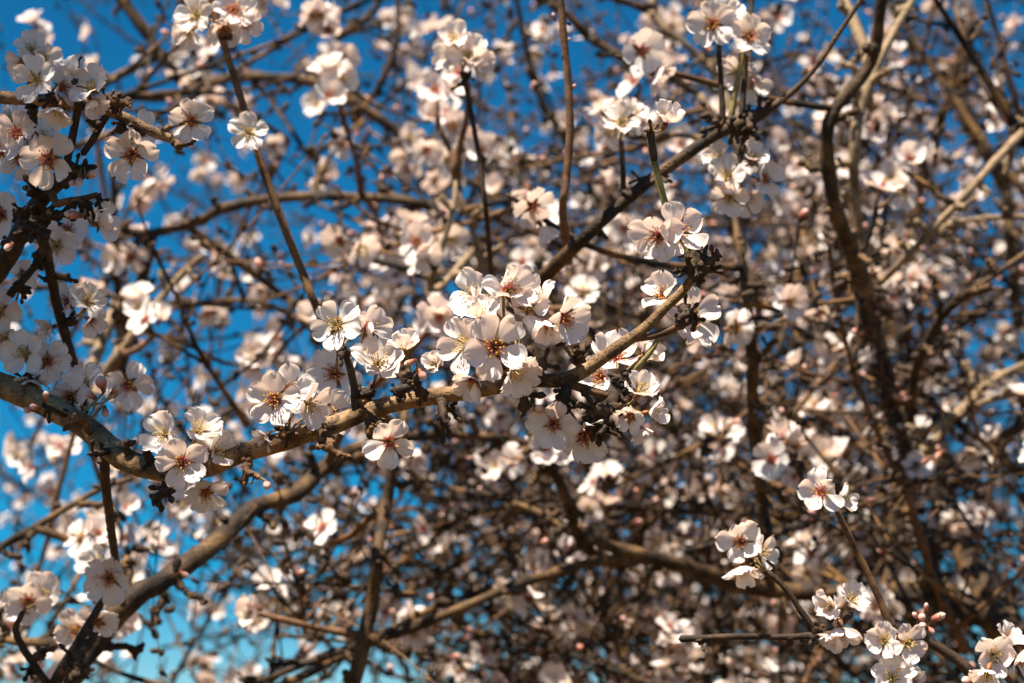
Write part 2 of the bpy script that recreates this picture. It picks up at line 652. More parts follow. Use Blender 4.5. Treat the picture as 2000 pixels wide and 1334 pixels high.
def branch(label, path, rel=1.0, mat=None, twigs=(), spurs=(), clusters=(), buds=(), sides=14, rough=.10, seed=1, group=None, step=.004, ext=()):
    """One branch as a thing: wood, side twigs, spurs, blossoms and buds are its parts.
    path / twigs hold (px, py, radius px, depth factor on top of rel)."""
    rnd = random.Random(seed)
    fix = lambda P: [(q[0], q[1], q[2], rel * (q[3] if len(q) > 3 else 1.0)) for q in P]
    main = list(ext) + pxpath(fix(path))
    base = main[0][0].copy()
    root = empty('almond_branch', base)
    tag(root, label, 'branch', group)
    mloc = lambda P: [(p - base, r) for p, r in P]
    wood = catmull(main, step)
    poly = list(wood)
    mb = MB()
    tube(mb, mloc(wood), sides, rough, 70)
    # swollen nodes along the wood
    L = len(wood)
    i = rnd.randint(4, 9)
    while i < L - 2:
        p, r = wood[i]
        d = Vector((rnd.uniform(-1, 1), rnd.uniform(-1, 1), rnd.uniform(-1, 1))).normalized()
        if r < .014:
            knob(mb, p - base + d * r * .75, d, r * rnd.uniform(.22, .38), rnd)
        i += rnd.randint(4, 9)
    link('branch_wood', mb.mesh('branch_wood', [mat or M_BARK]), root)
    for T in twigs:
        tm, P = T[0], T[1]
        w = catmull(pxpath(fix(P)), step)
        if not (len(T) > 2 and T[2] == 'free'):
            q = nearest(poly, w[0][0])
            w = catmull([q if q[1] < w[0][1] * 1.5 else (q[0], w[0][1] * 1.2), *[w[k] for k in range(0, len(w), 3)], w[-1]], step)
        mb = MB()
        tube(mb, mloc(w), 9, .14, 160, ringy=.05)
        for k in range(3, len(w) - 1, rnd.randint(4, 7)):
            p, r = w[k]
            d = Vector((rnd.uniform(-1, 1), rnd.uniform(-1, 1), rnd.uniform(-1, 1))).normalized()
            knob(mb, p - base + d * r * .8, d, r * rnd.uniform(.35, .6), rnd)
        link('twig', mb.mesh('twig', [tm]), root)
        poly += w
    for sp in spurs:
        px, py, r, n = sp[:4]
        rl = rel * (sp[4] if len(sp) > 4 else 1.0)
        smt = sp[5] if len(sp) > 5 else M_SPUR
        e = W(px, py, rl)
        q = nearest(poly, e)
        mb = MB()
        spur_geo(mb, q[0] - base, e - base, S(r, rl) * .95, S(r, rl) * .8, rnd, n, 0, S(r, rl) * .8)
        link('spur', mb.mesh('spur', [smt]), root)
        poly += [(q[0].lerp(e, t), S(r, rl) * .6) for t in (.3, .6, 1)]
    for cl in clusters:
        bx, by, br, fl = cl
        e = W(bx, by, rel * br)
        q = nearest(poly, e)
        if (q[0] - e).length > q[1] * 1.2:
            mb = MB()
            spur_geo(mb, q[0] - base, e - base, .0030, .0024, rnd, 6, 0, .0024)
            link('spur', mb.mesh('spur', [M_SPUR]), root)
        for f in fl:
            px, py, sz, fc = f[:4]
            op = f[4] if len(f) > 4 else .9
            off = f[5] if len(f) > 5 else 0.0
            kd = f[6] if len(f) > 6 else rnd.choice(['red', 'pale'])
            rl = rel * br + off
            blossom(root, base, W(px, py, rl), face(*fc), S(sz, rl) / .0455, op, kd, rnd, e)
    for bd in buds:
        px, py, sz, fc = bd[:4]
        rl = rel * (bd[4] if len(bd) > 4 else 1.0)
        p = W(px, py, rl)
        q = nearest(poly, p)
        put_bud(root, base, p, face(*fc), S(sz, rl) / .010, rnd, q[0] if (q[0] - p).length < .05 else None)
    BRANCHES.append((root, poly))
    return root


#@@STRUCTURE
# ------------------------------------------------------------------ ground
def ground():
    mb = MB()
    rings = [0, 1, 2, 4, 7, 12, 20, 35, 60, 110, 220, 500, 1200, 2400]
    n = 64
    vs = []
    for i, r in enumerate(rings):
        for k in range(n):
            a = 2 * math.pi * k / n
            x, y = r * math.cos(a), r * math.sin(a)
            z = 0.10 * noise.noise(Vector((x, y, 0)) * .35) * min(1, r / 3) + min(r, 300) * .01 * noise.noise(Vector((x, y, 3)) * .01)
            vs.append((x, y, z))
    fs = [(i * n + k, i * n + (k + 1) % n, (i + 1) * n + (k + 1) % n, (i + 1) * n + k) for i in range(len(rings) - 1) for k in range(n)]
    mb.add(vs, fs)
    m = simple_mat('dry_grass_soil', (0.045, 0.027, 0.012), (0.11, 0.07, 0.032), 3.0, .95, .4, .03, 10)  # soil colour darkened for crown shade, so less light bounces up
    o = link('ground', mb.mesh('ground', [m]))
    tag(o, 'dry soil and grass under the almond trees', None, kind='structure')


ground()

# ------------------------------------------------------------------ trees whose limbs fill the background
# traced limbs: (material, [(px, py, radius px, depth factor)])
LIMBS = [
    (M_LIMB, [(60, 1420, 30, 1.30), (180, 1260, 28, 1.32), (260, 1180, 27, 1.34), (330, 1125, 26, 1.36), (420, 1060, 24, 1.4), (500, 1000, 22, 1.43),
              (570, 960, 20, 1.46), (640, 905, 18, 1.5), (720, 866, 13, 1.55), (860, 850, 11, 1.6), (1000, 856, 9, 1.66), (1120, 890, 6, 1.7)]),
    (M_LIMB, [(670, 1420, 19, 1.5), (695, 1300, 18, 1.5), (722, 1180, 17, 1.5), (738, 1080, 16, 1.5), (750, 990, 14, 1.52), (768, 890, 12, 1.54), (790, 780, 9, 1.58), (800, 640, 6, 1.62)]),
    (M_LIMB, [(1712, 700, 24, 2.9), (1694, 600, 22, 2.45), (1688, 530, 21, 2.0), (1660, 480, 19, 1.86), (1634, 420, 18, 1.84), (1616, 340, 17, 1.82), (1612, 265, 17, 1.82),
              (1645, 205, 17, 1.8), (1692, 145, 16, 1.8), (1716, 70, 15, 1.8), (1728, -20, 14, 1.8), (1740, -160, 12, 1.8)]),
    (M_LIMBL, [(1700, 560, 15, 1.98), (1680, 470, 14, 1.96), (1668, 400, 13, 1.95), (1664, 330, 13, 1.95), (1672, 260, 12, 1.95), (1692, 180, 11, 1.95), (1725, 100, 10, 1.97), (1762, 35, 8, 2.0), (1800, -30, 7, 2.0)]),
    (M_LIMBL, [(1690, 190, 9, 1.95), (1688, 110, 13, 2.0), (1665, 50, 13, 2.03), (1640, -10, 12, 2.05), (1600, -90, 10, 2.1)]),
    (M_LIMBL, [(2160, 140, 12, 1.7), (2010, 248, 11, 1.66), (1958, 300, 11, 1.62), (1915, 355, 10, 1.6), (1862, 410, 10, 1.6), (1815, 455, 9, 1.6), (1745, 540, 7, 1.64), (1690, 580, 5, 1.7)]),
    (M_LIMBL, [(2140, 440, 9, 1.75), (2000, 432, 8, 1.75), (1920, 426, 7, 1.75), (1850, 434, 6, 1.72), (1790, 470, 5, 1.7)]),
    (M_LIMB, [(2200, 1330, 40, 2.1), (2000, 1240, 30, 2.1), (1800, 1165, 26, 2.1), (1620, 1150, 23, 2.1), (1500, 1150, 21, 2.08), (1400, 1132, 20, 2.05), (1300, 1095, 18, 2.0),
              (1190, 1066, 16, 2.0), (1120, 1040, 12, 2.0), (1050, 1000, 9, 2.0), (940, 960, 6, 2.0)]),
    (M_LIMB, [(1300, 1095, 14, 2.0), (1190, 1092, 14, 1.98), (1080, 1122, 13, 1.95), (960, 1152, 12, 1.9), (850, 1210, 11, 1.9), (740, 1252, 10, 1.9), (600, 1290, 9, 1.9), (450, 1360, 7, 1.9)]),
    (M_LIMB, [(1160, 1090, 13, 1.95), (1125, 1040, 13, 1.9), (1092, 945, 12, 1.86), (1060, 860, 11, 1.82), (1040, 760, 9, 1.8), (1010, 640, 7, 1.8), (990, 540, 5, 1.85)]),
    (M_LIMB, [(1640, 1040, 12, 2.05), (1480, 1006, 11, 2.0), (1360, 1000, 10, 1.96), (1220, 990, 9, 1.94), (1100, 985, 8, 1.92), (1000, 988, 7, 1.9), (880, 1020, 5, 1.9)]),
    (M_LIMB, [(1500, 1150, 17, 2.05), (1490, 1050, 16, 1.95), (1478, 920, 15, 1.85), (1466, 800, 14, 1.8), (1464, 700, 13, 1.78), (1458, 590, 11, 1.75), (1440, 480, 9, 1.75), (1430, 380, 7, 1.8), (1400, 260, 5, 1.85)]),
    (M_LIMB, [(1760, 920, 13, 1.75), (1775, 850, 12, 1.7), (1785, 760, 11, 1.66), (1802, 680, 11, 1.62), (1842, 618, 10, 1.58), (1890, 575, 9, 1.55), (1950, 530, 8, 1.55), (2010, 480, 7, 1.55), (2120, 400, 6, 1.55)]),
    (M_LIMBL, [(2120, 740, 11, 1.75), (2000, 765, 10, 1.75), (1890, 798, 9, 1.7), (1825, 832, 7, 1.68), (1770, 860, 5, 1.68)]),
    (M_LIMBL, [(2060, 700, 8, 1.8), (1940, 740, 8, 1.78), (1850, 830, 9, 1.74), (1800, 900, 9, 1.74), (1765, 975, 9, 1.76), (1740, 1080, 10, 1.85)]),
    (M_LIMB, [(180, 430, 10, 1.85), (280, 456, 11, 1.85), (380, 436, 12, 1.85), (450, 400, 12, 1.82), (520, 386, 12, 1.8), (640, 383, 12, 1.8), (760, 386, 11, 1.8), (860, 404, 10, 1.8), (1000, 436, 9, 1.82), (1080, 470, 8, 1.85)]),
    (M_LIMB, [(60, 240, 10, 2.1), (190, 190, 11, 2.1), (330, 190, 12, 2.1), (430, 160, 12, 2.1), (560, 152, 12, 2.1), (640, 175, 12, 2.1), (760, 250, 12, 2.1), (860, 330, 12, 2.1)]),
    (M_LIMB, [(215, -30, 11, 2.2), (290, 60, 11, 2.2), (330, 130, 11, 2.2), (400, 180, 10, 2.2), (470, 210, 8, 2.2), (560, 270, 6, 2.25)]),
    (M_LIMB, [(230, 720, 13, 1.9), (232, 640, 12, 1.88), (228, 540, 11, 1.85), (232, 450, 10, 1.85), (222, 340, 8, 1.85)]),
    (M_LIMBL, [(200, 740, 12, 1.75), (250, 670, 11, 1.75), (300, 610, 10, 1.75), (350, 545, 9, 1.75), (390, 500, 7, 1.75)]),
    (M_LIMB, [(620, 640, 8, 2.0), (500, 582, 8, 2.0), (380, 590, 7, 2.0), (300, 600, 6, 2.0), (180, 560, 5, 2.0)]),
    (M_LIMB, [(1020, -40, 9, 1.9), (1110, 20, 9, 1.9), (1140, 70, 10, 1.9), (1200, 100, 10, 1.9), (1300, 150, 9, 1.9), (1370, 185, 8, 1.9)]),
    (M_LIMBL, [(1480, 320, 8, 1.9), (1380, 110, 8, 1.95), (1330, 90, 9, 1.95), (1290, 50, 9, 1.95), (1265, -40, 8, 2.0)]),
    (M_LIMBL, [(850, 540, 8, 1.6), (868, 460, 8, 1.6), (882, 400, 7, 1.6), (890, 330, 5, 1.6)]),
    (M_LIMBL, [(945, 560, 8, 1.65), (930, 490, 8, 1.65), (908, 415, 7, 1.65), (880, 350, 5, 1.65)]),
    (M_LIMB, [(-60, 1105, 11, 1.5), (20, 1060, 10, 1.5), (90, 1015, 9, 1.5), (170, 970, 8, 1.5), (260, 930, 6, 1.5)]),
    (M_LIMB, [(1210, 780, 9, 1.9), (1330, 850, 9, 1.9), (1450, 900, 9, 1.95), (1560, 990, 8, 2.0)]),
    (M_LIMB, [(700, 100, 10, 2.3), (650, 80, 10, 2.3), (730, 20, 9, 2.3), (760, -50, 9, 2.3)][1:]),
    (M_LIMB, [(1830, 1140, 18, 2.3), (1900, 1180, 22, 2.3), (1980, 1260, 26, 2.3), (2080, 1400, 30, 2.3)]),
    (M_LIMB, [(1820, 1200, 14, 2.4), (1830, 1050, 14, 2.4), (1880, 930, 13, 2.4), (1960, 850, 12, 2.4), (2100, 780, 10, 2.4)]),
    (M_LIMB, [(1560, 700, 12, 2.3), (1600, 800, 13, 2.3), (1640, 920, 14, 2.3), (1700, 1040, 16, 2.3), (1760, 1160, 18, 2.3)]),
    (M_LIMB, [(1900, 60, 11, 2.3), (1880, 160, 12, 2.3), (1900, 260, 13, 2.3), (1960, 340, 13, 2.3), (1980, 480, 14, 2.3), (1990, 640, 14, 2.3)]),
    (M_LIMB, [(700, 240, 9, 2.2), (760, 150, 9, 2.2), (775, 60, 8, 2.2), (780, -40, 7, 2.2)]),
    (M_LIMB, [(1180, 420, 8, 2.2), (1120, 300, 8, 2.2), (1060, 190, 8, 2.2), (1020, 80, 7, 2.2), (1000, -40, 6, 2.2)]),
]

for i_, k_ in ((2, .80), (3, .82), (4, .84), (7, .82), (8, .82), (9, .86), (11, .84), (28, .8)):
    LIMBS[i_] = (LIMBS[i_][0], [(a, b, c, d * k_) for a, b, c, d in LIMBS[i_][1]])

# low-poly flowers and buds for the background: arrays that can be repeated into one mesh
def far_blossom(seed, kind, nu, nv, opening, nst):
    r = random.Random(seed)
    mb = MB()
    pm = 0
    for i in range(5):
        g = petal_grid(nu, nv, seed * 7 + i, notch=r.uniform(.03, .12), ragged=.01, cup=r.uniform(.3, .8), bend=r.uniform(0, .22), ruffle=r.uniform(.02, .1))
        M = petal_matrix(rad(72 * i) + r.uniform(-.15, .15), rad(24 + 62 * opening) + r.uniform(-.2, .2), r.uniform(-.2, .2), 0, r.uniform(.92, 1.05))
        mb.add([M @ v for v in g[0]], g[1], pm, g[2], g[3])
    lathe(mb, [(.0006, -.0075), (.0027, -.006), (.0026, -.0008), (.001, -.001)], Matrix.Identity(4), 6, 1)
    for i in range(nst):
        az = i * 2.399
        th = rad(r.uniform(8, 46))
        d = Vector((math.cos(az) * math.sin(th), math.sin(az) * math.sin(th), math.cos(th)))
        X = d.orthogonal().normalized() * .00035
        L = r.uniform(.007, .012)
        p = d * L
        mb.add([-X, X, p + X, p - X], [(0, 1, 2, 3)], 2)
        y = d.cross(X).normalized() * .0007
        X = X.normalized() * .0007
        dd = d * .0009
        mb.add([p - dd, p + X, p + y, p - X, p - y, p + dd], [(0, 2, 1), (0, 3, 2), (0, 4, 3), (0, 1, 4), (5, 1, 2), (5, 2, 3), (5, 3, 4), (5, 4, 1)], 3)
    if opening > .5:
        for i in range(5):
            sepal_geo(mb, rad(36 + 72 * i), rad(84), 1)
    return mb


MATS_R = [M_PET_R, M_CALYX, M_FIL_R, M_ANT]
MATS_Y = [M_PET_Y, M_CALYX, M_FIL_Y, M_ANT]
MID = []          # meshes of single background blossoms
for i in range(10):
    k = 'red' if i % 2 else 'pale'
    MID.append(far_blossom(300 + i, k, 4, 5, [.95, .85, .9, .6, .8, 1.0, .35, .9, .75, .5][i], 14).mesh('blossom', MATS_R if k == 'red' else MATS_Y))
FARV = [far_blossom(400 + i, 'red', 2, 3, [.95, .85, .7, .9, .45, .8][i], 5) for i in range(6)]


def bud_low():
    mb = MB()
    I = Matrix.Identity(4)
    lathe(mb, [(.0004, -.006), (.0024, -.004), (.0028, -.0008)], I, 6, 0)
    lathe(mb, [(.0028, -.001), (.0042, .003), (.0036, .0075), (.0003, .0106)], I, 6, 1, [.1, .35, .75, 1.0])
    return mb


BUDV = bud_low()


def repeat(mb, mats4, mats, name):
    """Copies of one small mesh at many matrices, joined into arrays."""
    v = np.array(mb.v)
    n = len(v)
    M = np.array([[list(r) for r in m] for m in mats4])
    V = np.einsum('kij,nj->kni', M[:, :3, :3], v) + M[:, None, :3, 3]
    k = len(mats4)
    F = [f for f in mb.f]
    ln = np.array([len(f) for f in F])
    flat = np.concatenate([np.array(f) for f in F])
    loops = (flat[None, :] + (np.arange(k) * n)[:, None]).ravel()
    return V.reshape(-1, 3), loops, np.tile(ln, k), np.tile(np.array(mb.m), k), np.tile(np.array(mb.al), k), np.tile(np.array(mb.ac), k)


def mass_mesh(name, chunks, mats):
    V = np.concatenate([c[0] for c in chunks])
    off, lo = 0, []
    for c in chunks:
        lo.append(c[1] + off)
        off += len(c[0])
    loops = np.concatenate(lo).astype(np.int32)
    ln = np.concatenate([c[2] for c in chunks]).astype(np.int32)
    me = bpy.data.meshes.new(name)
    me.vertices.add(len(V))
    me.vertices.foreach_set('co', V.ravel().astype(np.float32))
    me.loops.add(len(loops))
    me.loops.foreach_set('vertex_index', loops)
    me.polygons.add(len(ln))
    st = np.concatenate([[0], np.cumsum(ln)[:-1]]).astype(np.int32)
    me.polygons.foreach_set('loop_start', st)
    me.polygons.foreach_set('loop_total', ln)
    for m in mats:
        me.materials.append(m)
    me.polygons.foreach_set('material_index', np.concatenate([c[3] for c in chunks]).astype(np.int32))
    me.polygons.foreach_set('use_smooth', np.ones(len(ln), dtype=bool))
    a = me.attributes.new('along', 'FLOAT', 'POINT')
    a.data.foreach_set('value', np.concatenate([c[4] for c in chunks]).astype(np.float32))
    a = me.attributes.new('across', 'FLOAT', 'POINT')
    a.data.foreach_set('value', np.concatenate([c[5] for c in chunks]).astype(np.float32))
    me.update()
    me.validate()
    return me


# how thickly the crown is grown with twigs across the view (rows from top to bottom, columns left to right)
DENS = np.array([
    [.30, .28, .34, .50, .60, .66, .60, .80, .90, .95],
    [.30, .22, .46, .70, .75, .70, .75, .85, .85, .90],
    [.14, .26, .60, .80, .90, .85, .85, .90, .85, .68],
    [.18, .28, .56, .65, .85, .78, .88, .95, .92, .52],
    [.80, .62, .66, .66, .76, .82, .88, .95, .95, .66],
    [.95, .90, .84, .88, .82, .90, 1.0, 1.0, 1.0, .92],
    [.98, .80, .78, .90, .95, 1.0, 1.05, 1.05, 1.0, .74]])


def dens(px, py):
    fx = min(max(px / 200 - .5, 0), 8.999)
    fy = min(max(py / 190.6 - .5, 0), 5.999)
    i, j = int(fx), int(fy)
    a, b = fx - i, fy - j
    return float(DENS[j, i] * (1 - a) * (1 - b) + DENS[j, i + 1] * a * (1 - b) + DENS[j + 1, i] * (1 - a) * b + DENS[j + 1, i + 1] * a * b)


def to_px(p):
    q = p - CAM
    d = q.dot(FWD)
    if d < .05:
        return None
    return 1000 + q.dot(RGT) / (K * d), 667 - q.dot(UPV) / (K * d), d / FOC


TRUNK = [(Vector((1.75, 3.0, -.15)), .17), (Vector((1.72, 2.98, .25)), .135), (Vector((1.66, 2.95, .8)), .12), (Vector((1.52, 2.86, 1.35)), .115), (Vector((1.36, 2.72, 1.72)), .10)]
tree = empty('almond_tree', Vector((1.75, 3.0, 0)))
TB = Vector((1.75, 3.0, 0))
tag(tree, 'almond tree in blossom with thick brown limbs, blurred behind the sharp branches', 'tree')
mb = MB()
tube(mb, [(p - TB, r) for p, r in catmull(TRUNK, .03)], 20, .16, 7)
link('trunk', mb.mesh('trunk', [M_LIMB]), tree)

tree_poly = catmull(TRUNK, .03)
limb_polys = []
for mt, P in LIMBS:
    rj = random.Random(int(P[0][0] * 7 + P[0][1]))
    P2 = [(a + rj.gauss(0, 3.5), b + rj.gauss(0, 3.5), c * .80 * rj.uniform(.92, 1.1), d * rj.uniform(.99, 1.01)) for a, b, c, d in P]
    w = catmull(pxpath(P2), .012)
    limb_polys.append(w)
# a few limbs run on to the trunk, the others to the nearest limb
for i, (mt, P) in enumerate(LIMBS):
    w = limb_polys[i]
    a = w[0]
    cand = [q for j, o in enumerate(limb_polys) if j != i for q in o[::3] if q[1] > a[1] * .8] + tree_poly[-18:]
    q = min(cand, key=lambda c: (c[0] - a[0]).length)
    if (q[0] - a[0]).length < .9 and P[0][1] < 1300:
        t0 = (w[0][0] - w[3][0]).normalized()
        mid = a[0] + t0 * (q[0] - a[0]).length * .35
        w = catmull([(q[0], a[1] * 1.15), (mid.lerp(q[0], .25), a[1] * 1.05), *[w[k] for k in range(0, len(w), 5)], w[-1]], .012)
    elif P[0][1] >= 1300 and P[0][0] > 1900:
        w = catmull([TRUNK[-1], *[w[k] for k in range(0, len(w), 5)], w[-1]], .012)
    rnd = random.Random(900 + i)
    mb = MB()
    tube(mb, [(p - TB, r) for p, r in w], 12, .30, 48, ringy=.06)
    for k in range(3, len(w) - 2, 3):
        p, r = w[k]
        if r < .03:
            d = Vector((rnd.uniform(-1, 1), rnd.uniform(-1, 1), rnd.uniform(-1, 1))).normalized()
            e = p + d * (r + rnd.uniform(.006, .03))
            spur_geo(mb, p - TB, e - TB, .0035, .003, rnd, 3, 0, .003)
    link('limb', mb.mesh('limb', [mt]), tree)
    limb_polys[i] = w

ALLLIMB = [q for w in limb_polys for q in w[::2]]
LP = np.array([list(q[0]) for q in ALLLIMB])

twig_list = []         # (depth, polyline, sides)
flower_list = []       # (depth, matrix)
bud_list = []
knob_list = []


def rvec(rnd):
    return Vector((rnd.gauss(0, 1), rnd.gauss(0, 1), rnd.gauss(0, 1))).normalized()


# traced background flowers: (px, py, size px of an open flower)
BGF = [(650, 130, 80), (672, 118, 72), (640, 188, 80), (618, 205, 62), (665, 282, 74), (605, 362, 62), (850, 176, 78), (838, 232, 78), (872, 222, 72), (800, 272, 68), (832, 292, 72),
       (872, 312, 72), (790, 304, 62), (902, 262, 64), (848, 352, 66), (900, 342, 62), (942, 292, 74), (965, 285, 62), (970, 372, 64), (665, 470, 84), (702, 484, 84), (742, 470, 72),
       (772, 456, 72), (812, 472, 90), (822, 504, 84), (798, 440, 62), (852, 612, 95), (838, 634, 74), (1212, 235, 84), (1190, 215, 60), (1232, 215, 70),
       (1252, 100, 98), (1258, 80, 82), (1240, 160, 80), (1284, 130, 72), (1282, 40, 62), (1300, 285, 62), (1335, 272, 66), (1145, 500, 72), (1140, 574, 84), (1118, 522, 64), (1020, 512, 74),
       (1062, 500, 62), (1722, 368, 84), (1766, 372, 84), (1776, 310, 80), (1800, 300, 62), (1740, 340, 70), (1540, 590, 92), (1700, 552, 72), (1742, 530, 72), (1780, 545, 72), (1832, 556, 62),
       (1590, 790, 72), (1604, 774, 66), (1622, 812, 62), (1416, 760, 58), (1590, 162, 54), (1622, 170, 54), (405, 612, 66), (385, 480, 62), (430, 492, 66), (442, 505, 58), (255, 502, 72),
       (270, 582, 76), (284, 624, 84), (500, 682, 74), (526, 692, 64), (542, 660, 64), (402, 737, 64), (330, 682, 54), (290, 352, 64), (280, 382, 64), (226, 396, 54), (400, 317, 50), (470, 356, 50),
       (482, 202, 54), (590, 622, 74), (634, 592, 62), (190, 1042, 92), (242, 1052, 74), (180, 1092, 84), (22, 1222, 74), (300, 1052, 64),
       (150, 1242, 84), (182, 1222, 84), (500, 1190, 88), (530, 1182, 64), (500, 1212, 64), (630, 1030, 84), (622, 1202, 64), (660, 962, 64), (120, 872, 74), (62, 912, 74), (30, 872, 64),
       (100, 962, 64), (242, 962, 64), (362, 982, 64), (422, 1022, 64), (1340, 882, 72), (1382, 862, 64), (1422, 842, 64), (1300, 822, 64), (1080, 1022, 64), (1062, 1042, 64), (1050, 1102, 72),
       (1190, 1202, 64), (1100, 1222, 64), (1040, 402, 108), (1062, 424, 84), (1030, 375, 80), (890, 72, 74), (916, 112, 84), (880, 96, 74), (930, 120, 70), (1690, 1052, 68), (1706, 1030, 60), (1745, 1072, 54), (1836, 1010, 56),
       (60, 40, 60), (180, 130, 50), (175, 60, 50), (760, 40, 56), (790, 30, 50), (1110, 240, 56), (1090, 235, 50), (1130, 300, 64), (1230, 440, 60), (1520, 35, 60), (1660, 300, 56), (1960, 320, 50),
       (1905, 40, 54), (1960, 100, 56), (1930, 190, 50), (1850, 150, 50), (1560, 330, 56), (1540, 400, 64), (1600, 470, 56), (1620, 520, 60), (1510, 500, 54), (1960, 650, 56), (1940, 690, 54), (1880, 660, 46)]
rnd = random.Random(77)
used = []
for (px, py, sz) in BGF:
    rel = max(1.28, 132 / sz) * rnd.uniform(.97, 1.06)
    p = W(px, py, rel)
    f = face(rnd.gauss(-.05, .45), rnd.gauss(.18, .42), rnd.uniform(.35, 1.0))
    host = None
    for (q, dirv) in used:
        if (q - p).length < .11:
            host = q
            break
    if host is None:
        # twig from below/behind up to the flowers, starting on the nearest limb
        d2 = ((LP - np.array(list(p - f * .012))) ** 2).sum(1)
        low = d2 + np.where(LP[:, 2] > p.z + .02, .09, 0)
        k = int(np.argmin(low))
        e = p - f * .014 + Vector((0, 0, -.008))
        a = ALLLIMB[k]
        dist = (a[0] - e).length
        if dist > .55:
            a = (e + (Vector((rnd.uniform(-.3, .3), rnd.uniform(0, .3), -1)).normalized()) * .45, .003)
        mid1 = a[0].lerp(e, .35) + rvec(rnd) * dist * .06
        mid2 = a[0].lerp(e, .72) + rvec(rnd) * dist * .05 + Vector((0, 0, -.02 * dist))
        r = rnd.uniform(.0024, .0036)
        twig_list.append((0.0, catmull([(a[0], r * 1.4), (mid1, r * 1.1), (mid2, r), (e, r * .8), (e + (e - mid2) * .25, r * .6)], .012), 7))
        used.append((e, f))
        host = e
    flower_list.append((0.0, axis_matrix(p, f, rnd.uniform(0, 6), rnd.uniform(.92, 1.06))))
    if rnd.random() < .6:
        f2 = (f + rvec(rnd) * .8).normalized()
        flower_list.append((0.0, axis_matrix(host + f2 * .017 + rvec(rnd) * .006, f2, rnd.uniform(0, 6), rnd.uniform(.85, 1.0))))
    c = p - f * .007
    if (c - host).length > .012:
        m_ = c.lerp(host, .5) - f * .006
        twig_list.append((9.0, catmull([(host, .0018), (m_, .0015), (c, .0013)], .008), 5))

def near_view(p):
    q = to_px(p)
    return q is not None and -220 < q[0] < 2220 and -260 < q[1] < 1600


# grown at random through the crown's volume, thicker where the photograph is thicker
def grow(n, seed, dmin, dmax, xr, yr, edge=1.0, fl=1.0, power=1.4, size=(.25, .75), toward_sun=None, base_r=1.0):
    rnd = random.Random(seed)
    made = 0
    tries = 0
    while made < n and tries < n * 12:
        tries += 1
        px, py = rnd.uniform(*xr), rnd.uniform(*yr)
        inside = 0 <= px <= 2000 and 0 <= py <= 1334
        D = dens(px, py) ** power * (1 if inside else edge)
        if toward_sun is None and rnd.random() > D:
            continue
        rel = dmin + (dmax - dmin) * rnd.random() ** .8
        p = W(px, py, rel)
        if toward_sun is not None:
            p = p + sun_dir * rnd.uniform(*toward_sun)
        # direction: mostly rising, leaning any way
        right = min(max(px / 2000, 0), 1)
        d = Vector((rnd.gauss(-.1, .62), rnd.gauss(0, .5), rnd.uniform(-.25, 1.0))).normalized()
        L = rnd.uniform(*size) * (rel / 2.2) ** .5
        r0 = base_r * rnd.uniform(.0024, .0056) * (1.4 if rnd.random() < .18 else 1)
        a = p - d * L * .5
        pts = [(a, r0)]
        cur, dd = a.copy(), d.copy()
        for k in range(5):
            dd = (dd + rvec(rnd) * .16 + Vector((0, 0, .05))).normalized()
            cur = cur + dd * L / 5
            pts.append((cur.copy(), r0 * (1 - .14 * (k + 1))))
        w = catmull(pts, .03 if rel > 2 else .018)
        if toward_sun is not None and any(near_view(q) for q, _ in w):
            continue
        twig_list.append((rel, w, 5))
        ns = rnd.randint(5, 10)
        tips = []
        for s in range(ns):
            k = rnd.randint(1, len(w) - 1)
            b, br = w[k]
            sd = (dd * .5 + rvec(rnd) * .9 + Vector((0, 0, .3))).normalized()
            sl_ = rnd.uniform(.04, .26)
            m1 = b + sd * sl_ * .5 + rvec(rnd) * sl_ * .06
            e = b + sd * sl_ + Vector((0, 0, .02 * rnd.random()))
            tw = catmull([(b, br * .65), (m1, br * .5), (e, br * .35)], .03)
            twig_list.append((rel + .001, tw, 4))
            tips.append(tw)
        for tw in tips + [w]:
            for (q, r) in tw[1:]:
                if rnd.random() < .085 * fl:
                    m = rnd.choice([1, 2, 3, 4, 5])
                    for z in range(m):
                        f = (rvec(rnd) + Vector((-.15, -.45, .45))).normalized()
                        c = q + f * (r + .009) + rvec(rnd) * .013
                        pp = to_px(c)
                        if pp and rnd.random() < dens(pp[0], pp[1]) ** .5:
                            flower_list.append((rel, axis_matrix(c, f, rnd.uniform(0, 6), rnd.uniform(.78, 1.02))))
                elif rnd.random() < .26 * fl:
                    f = (rvec(rnd) + Vector((0, 0, .5))).normalized()
                    bud_list.append((rel, axis_matrix(q + f * (r + .003), f, 0, rnd.uniform(.4, .85))))
                for z in range(rnd.choice([0, 1, 1, 2])):
                    f = (rvec(rnd) + Vector((0, 0, .3))).normalized()
                    knob_list.append((rel, axis_matrix(q + f * (r + .0015) + rvec(rnd) * .004, f, 0, rnd.uniform(.5, 1.05))))
        made += 1


grow(66, 21, 1.5, 2.3, (-100, 2100), (-80, 1420), .7, .45, 2.0, (.22, .6), None, .75)
grow(165, 22, 2.1, 4.0, (-150, 2150), (-120, 1450), .7, .62, 1.8, (.3, .85), None, .85)
grow(120, 23, 1.7, 3.6, (-900, 2900), (-1100, 1700), .6, .6, .5, (.3, .85))
grow(230, 24, 1.8, 3.4, (850, 2150), (380, 1450), .7, .40, 1.2, (.25, .7), None, .8)
grow(130, 26, 3.4, 5.0, (800, 1900), (420, 1480), .7, .22, 1.2, (.4, 1.0), None, 1.2)

twig_list.sort(key=lambda t: t[0])
seen = [t for t in twig_list if t[0] < 5]
minor = [t for t in twig_list if t[0] >= 5]


def in_view(p):
    q = to_px(p)
    return q is not None and -20 < q[0] < 2020 and -20 < q[1] < 1354


